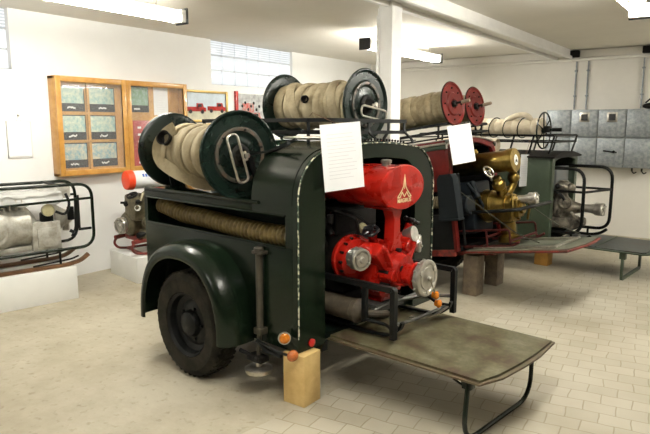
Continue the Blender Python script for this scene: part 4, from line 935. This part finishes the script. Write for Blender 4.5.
wheel(S,(-.78,-.10,.32),-1,R=.32,W=.15); wheel(S,(-.78,W3+.10,.32),1,R=.32,W=.15); fender(S,-.78,.28,.45,.5,-.001,-.19,M['greygreen'])
bm=nb(); prism(bm,[(.01,.06),(.90,.06),(.93,.1),(.94,.80),(.01,.82)],.29,.318,'xy'); p3=obj('platform',bm,M['board3'],S,'slate grey loading platform')
bm=nb(); tube(bm,[(.0,.052,.30),(.905,.052,.30),(.945,.10,.30),(.95,.81,.30),(.0,.83,.30)],.01,flat=(.045,.012)); box(bm,.45,.47,.07,.80,.3185,.324); obj('platform_edging',bm,M['greygreen'],p3)
for k in range(7): pass
bm=nb(); tube(bm,[(.72,.10,.29),(.72,.10,.012),(.72,.76,.012),(.72,.76,.29)],.02,.04,flat=(.035,.024)); box(bm,.69,.75,.08,.13,.22,.29,bev=.004); obj('support_leg',bm,M['greygreen'],S)
bm=nb(); up=[(-1.45,.04,1.44),(-.01,.04,1.44),(-.01,W3-.04,1.44),(-1.45,W3-.04,1.44)]; tube(bm,up,.01,.03,closed=True,flat=(.012,.018)); tube(bm,[(p[0],p[1],1.37) for p in up],.01,.03,closed=True,flat=(.012,.016))
for x in (-1.2,-.5,-.28,-.06):
    for b in (.04,W3-.04): tube(bm,[(x+.05,b,1.44),(x,b,1.25 if 0<b<.5 else 1.25)],.01,flat=(.024,.012))
for x in (-1.3,-1.0,-.7,-.4,-.1): tube(bm,[(x,.04,1.37),(x,W3-.04,1.37)],.01,flat=(.016,.01))
obj('roof_rack',bm,M['black'],S)
t=root('hose_reel','thin spoked hose reel wound with pale hose on top of the grey green trailer','hose reel',(-.3,.25,1.38),F3)
bm=nb(); handwheel(bm,(-.20,.22,1.49),(1,0,0),.195,.009,6,.03); handwheel(bm,(-1.21,.25,1.50),(1,0,0),.195,.009,6,.03); cyl(bm,(-1.28,.25,1.50),(-.08,.25,1.50),.012); obj('spoked_wheel',bm,M['greenreel'],t)
bm=nb(); box(bm,-.20,-.14,.20,.30,1.47,1.54,bev=.01); cyl(bm,(-.12,.25,1.50),(-.02,.25,1.50),.02); obj('hub',bm,M['black'],t)
bm=nb(); sleeve(bm,-1.2,-.22,.25,1.52,.085); wraps(bm,-1.2,-.22,.25,1.52,.088,9,31,gap=.012,tilt=.01); tube(bm,[(-.62,.20,1.60),(-.50,.18,1.66),(-.38,.2,1.66),(-.33,.22,1.58)],.03,.06,n=10); obj('fire_hose',bm,M['hoselite'],t,'pale canvas hose')
bm=nb()
for k in range(5):
    x=-1.12+k*.17; pts=[(x+.03*math.sin(2*PI*j/24+1),.25+math.cos(2*PI*j/24)*.112,1.52+math.sin(2*PI*j/24)*.112) for j in range(24)]; sweep(bm,pts,.006,6,True)
split('strap',bm,M['black'],t,'dark straps round the hose')
bm=nb(); cyl(bm,(-1.3,-.12,1.33),(-.62,-.12,1.33),.07,n=24)
for k in range(6): x=-1.21+k*.11; lathe(bm,(x,-.12,1.33),(1,0,0),[(0,.07),(.004,.075),(.05,.078),(.09,.075),(.095,.07)],24)
hr=single('hose_roll',bm,M['hoselite'],'pale rolled hose held against the side of the grey green trailer roof','hose',(-1.0,-.12,1.22),F3)
# cage pump on the back trailer
E3=root('grey_caged_pump','dark grey pump in rounded black tube cage on the farthest trailer platform','fire pump',(.05,.42,.319),F3)
for b in (.10,.62):
    bm=nb(); x1=.30 if b<.3 else .42
    tube(bm,[(-.40,b,1.10),(x1,b,1.10),(x1,b,.42),(-.40,b,.42)],.017,.14,n=10); tube(bm,[(-.4,b,.86),(x1,b,.86)],.013); tube(bm,[(-.40,b,.345),(.25,b,.345),(.34,b,.37),(.40,b,.42)],.016,.05,n=8); tube(bm,[(-.05,b,.345),(-.05,b,.42)],.012); tube(bm,[(.2,b,.345),(.2,b,.42)],.012)
    obj('side_frame',bm,M['black'],E3)
bm=nb(); 
for x in (-.3,.12): tube(bm,[(x,.10,.42),(x,.62,.42)],.014); tube(bm,[(x,.10,1.12),(x,.62,1.12)],.012) if x<0 else None
tube(bm,[(.30,.10,.86),(.42,.62,.86)],.013); tube(bm,[(-.3,.10,.86),(-.3,.62,.86)],.013); split('cross_tube',bm,M['black'],E3)
bm=nb(); lathe(bm,(-.30,.36,.66),(1,0,0),[(0,0),(0,.16),(.03,.18),(.06,.18),(.08,.15),(.25,.14),(.27,.17),(.31,.17),(.34,.12),(.42,.07),(.50,.05),(.50,0)],36); lathe(bm,(-.42,.20,.66),(.3,-1,0),[(-.05,0),(-.05,.13),(0,.15),(.05,.15),(.06,.12),(.02,.10),(.02,0)],32); box(bm,-.2,.15,.22,.5,.44,.56,bev=.02); cyl(bm,(0,.36,.78),(0,.36,.95),.05); tube(bm,[(-.1,.3,.80),(0,.25,.92),(.12,.3,.85)],.03,.06,n=10); sphere(bm,(.1,.3,.88),.05); box(bm,-.1,.05,.25,.45,.85,.93,bev=.01)
for k in range(6): lathe(bm,(-.20+k*.035,.36,.66),(1,0,0),[(0,0),(0,.165),(.010,.165),(.010,0)],32)
for k in range(10): a=2*PI*k/10; cyl(bm,(.0,.36+math.cos(a)*.15,.66+math.sin(a)*.15),(.03,.36+math.cos(a)*.15,.66+math.sin(a)*.15),.012,n=6)
lathe(bm,(.05,.26,.72),(.5,-.8,.1),[(0,0),(0,.07),(.03,.075),(.06,.06),(.06,.03),(.10,.03),(.10,0)],24); cyl(bm,(.10,.45,.5),(.22,.45,.5),.05); box(bm,.02,.16,.24,.46,.44,.50,bev=.01); tube(bm,[(.12,.28,.62),(.20,.30,.52),(.22,.40,.48)],.018,.04)
obj('motor_casting',bm,M['grimy'],E3)
bm=nb(); coupling(bm,(.42,.40,.66),(1,0,0),.07,.12,3); cyl(bm,(.2,.40,.66),(.32,.40,.66),.045); obj('suction_coupling',bm,M['alu'],E3,'aluminium suction coupling')
bm=nb(); tube(bm,[(-.3,.12,.75),(-.1,.14,.9),(.05,.2,.8),(.1,.2,.7)],.015,.05); box(bm,-.15,-.05,.15,.22,.6,.75,bev=.01); sphere(bm,(.0,.18,.90),.03); split('lead',bm,M['black'],E3)
hanging('narrow looking white paper sign at the side of the grey green trailer',F3,-.27,-.175,.035,.90,1.24,-3,(-.27,.02,1.37),0)
wblock('low yellow timber block under the rear of the grey green trailer',(-1.84,6.70,0),(.15,.15,.235),M['yellowwood'])

# ------------------------------------------------------------------ camera, world
sc=bpy.context.scene
cam=bpy.data.cameras.new('camera'); co=bpy.data.objects.new('camera',cam); COL.objects.link(co)
f=590.; cam.sensor_width=36; cam.lens=f/650*36; cam.clip_start=.05
p=math.atan(92/f)
co.matrix_world=TR(0,0,1.55)@RZ(36.1)@RX(90-math.degrees(p))
sc.camera=co
w=bpy.data.worlds.new('world'); sc.world=w; w.use_nodes=True
w.node_tree.nodes['Background'].inputs['Color'].default_value=(.9,.95,1,1); w.node_tree.nodes['Background'].inputs['Strength'].default_value=1.
nodes(M['tube'])[2].inputs['Emission Strength'].default_value=126.
sc.view_settings.view_transform='Standard'; sc.view_settings.look='None'; sc.view_settings.gamma=1.; sc.view_settings.exposure=0.; sc.view_settings.use_curve_mapping=False
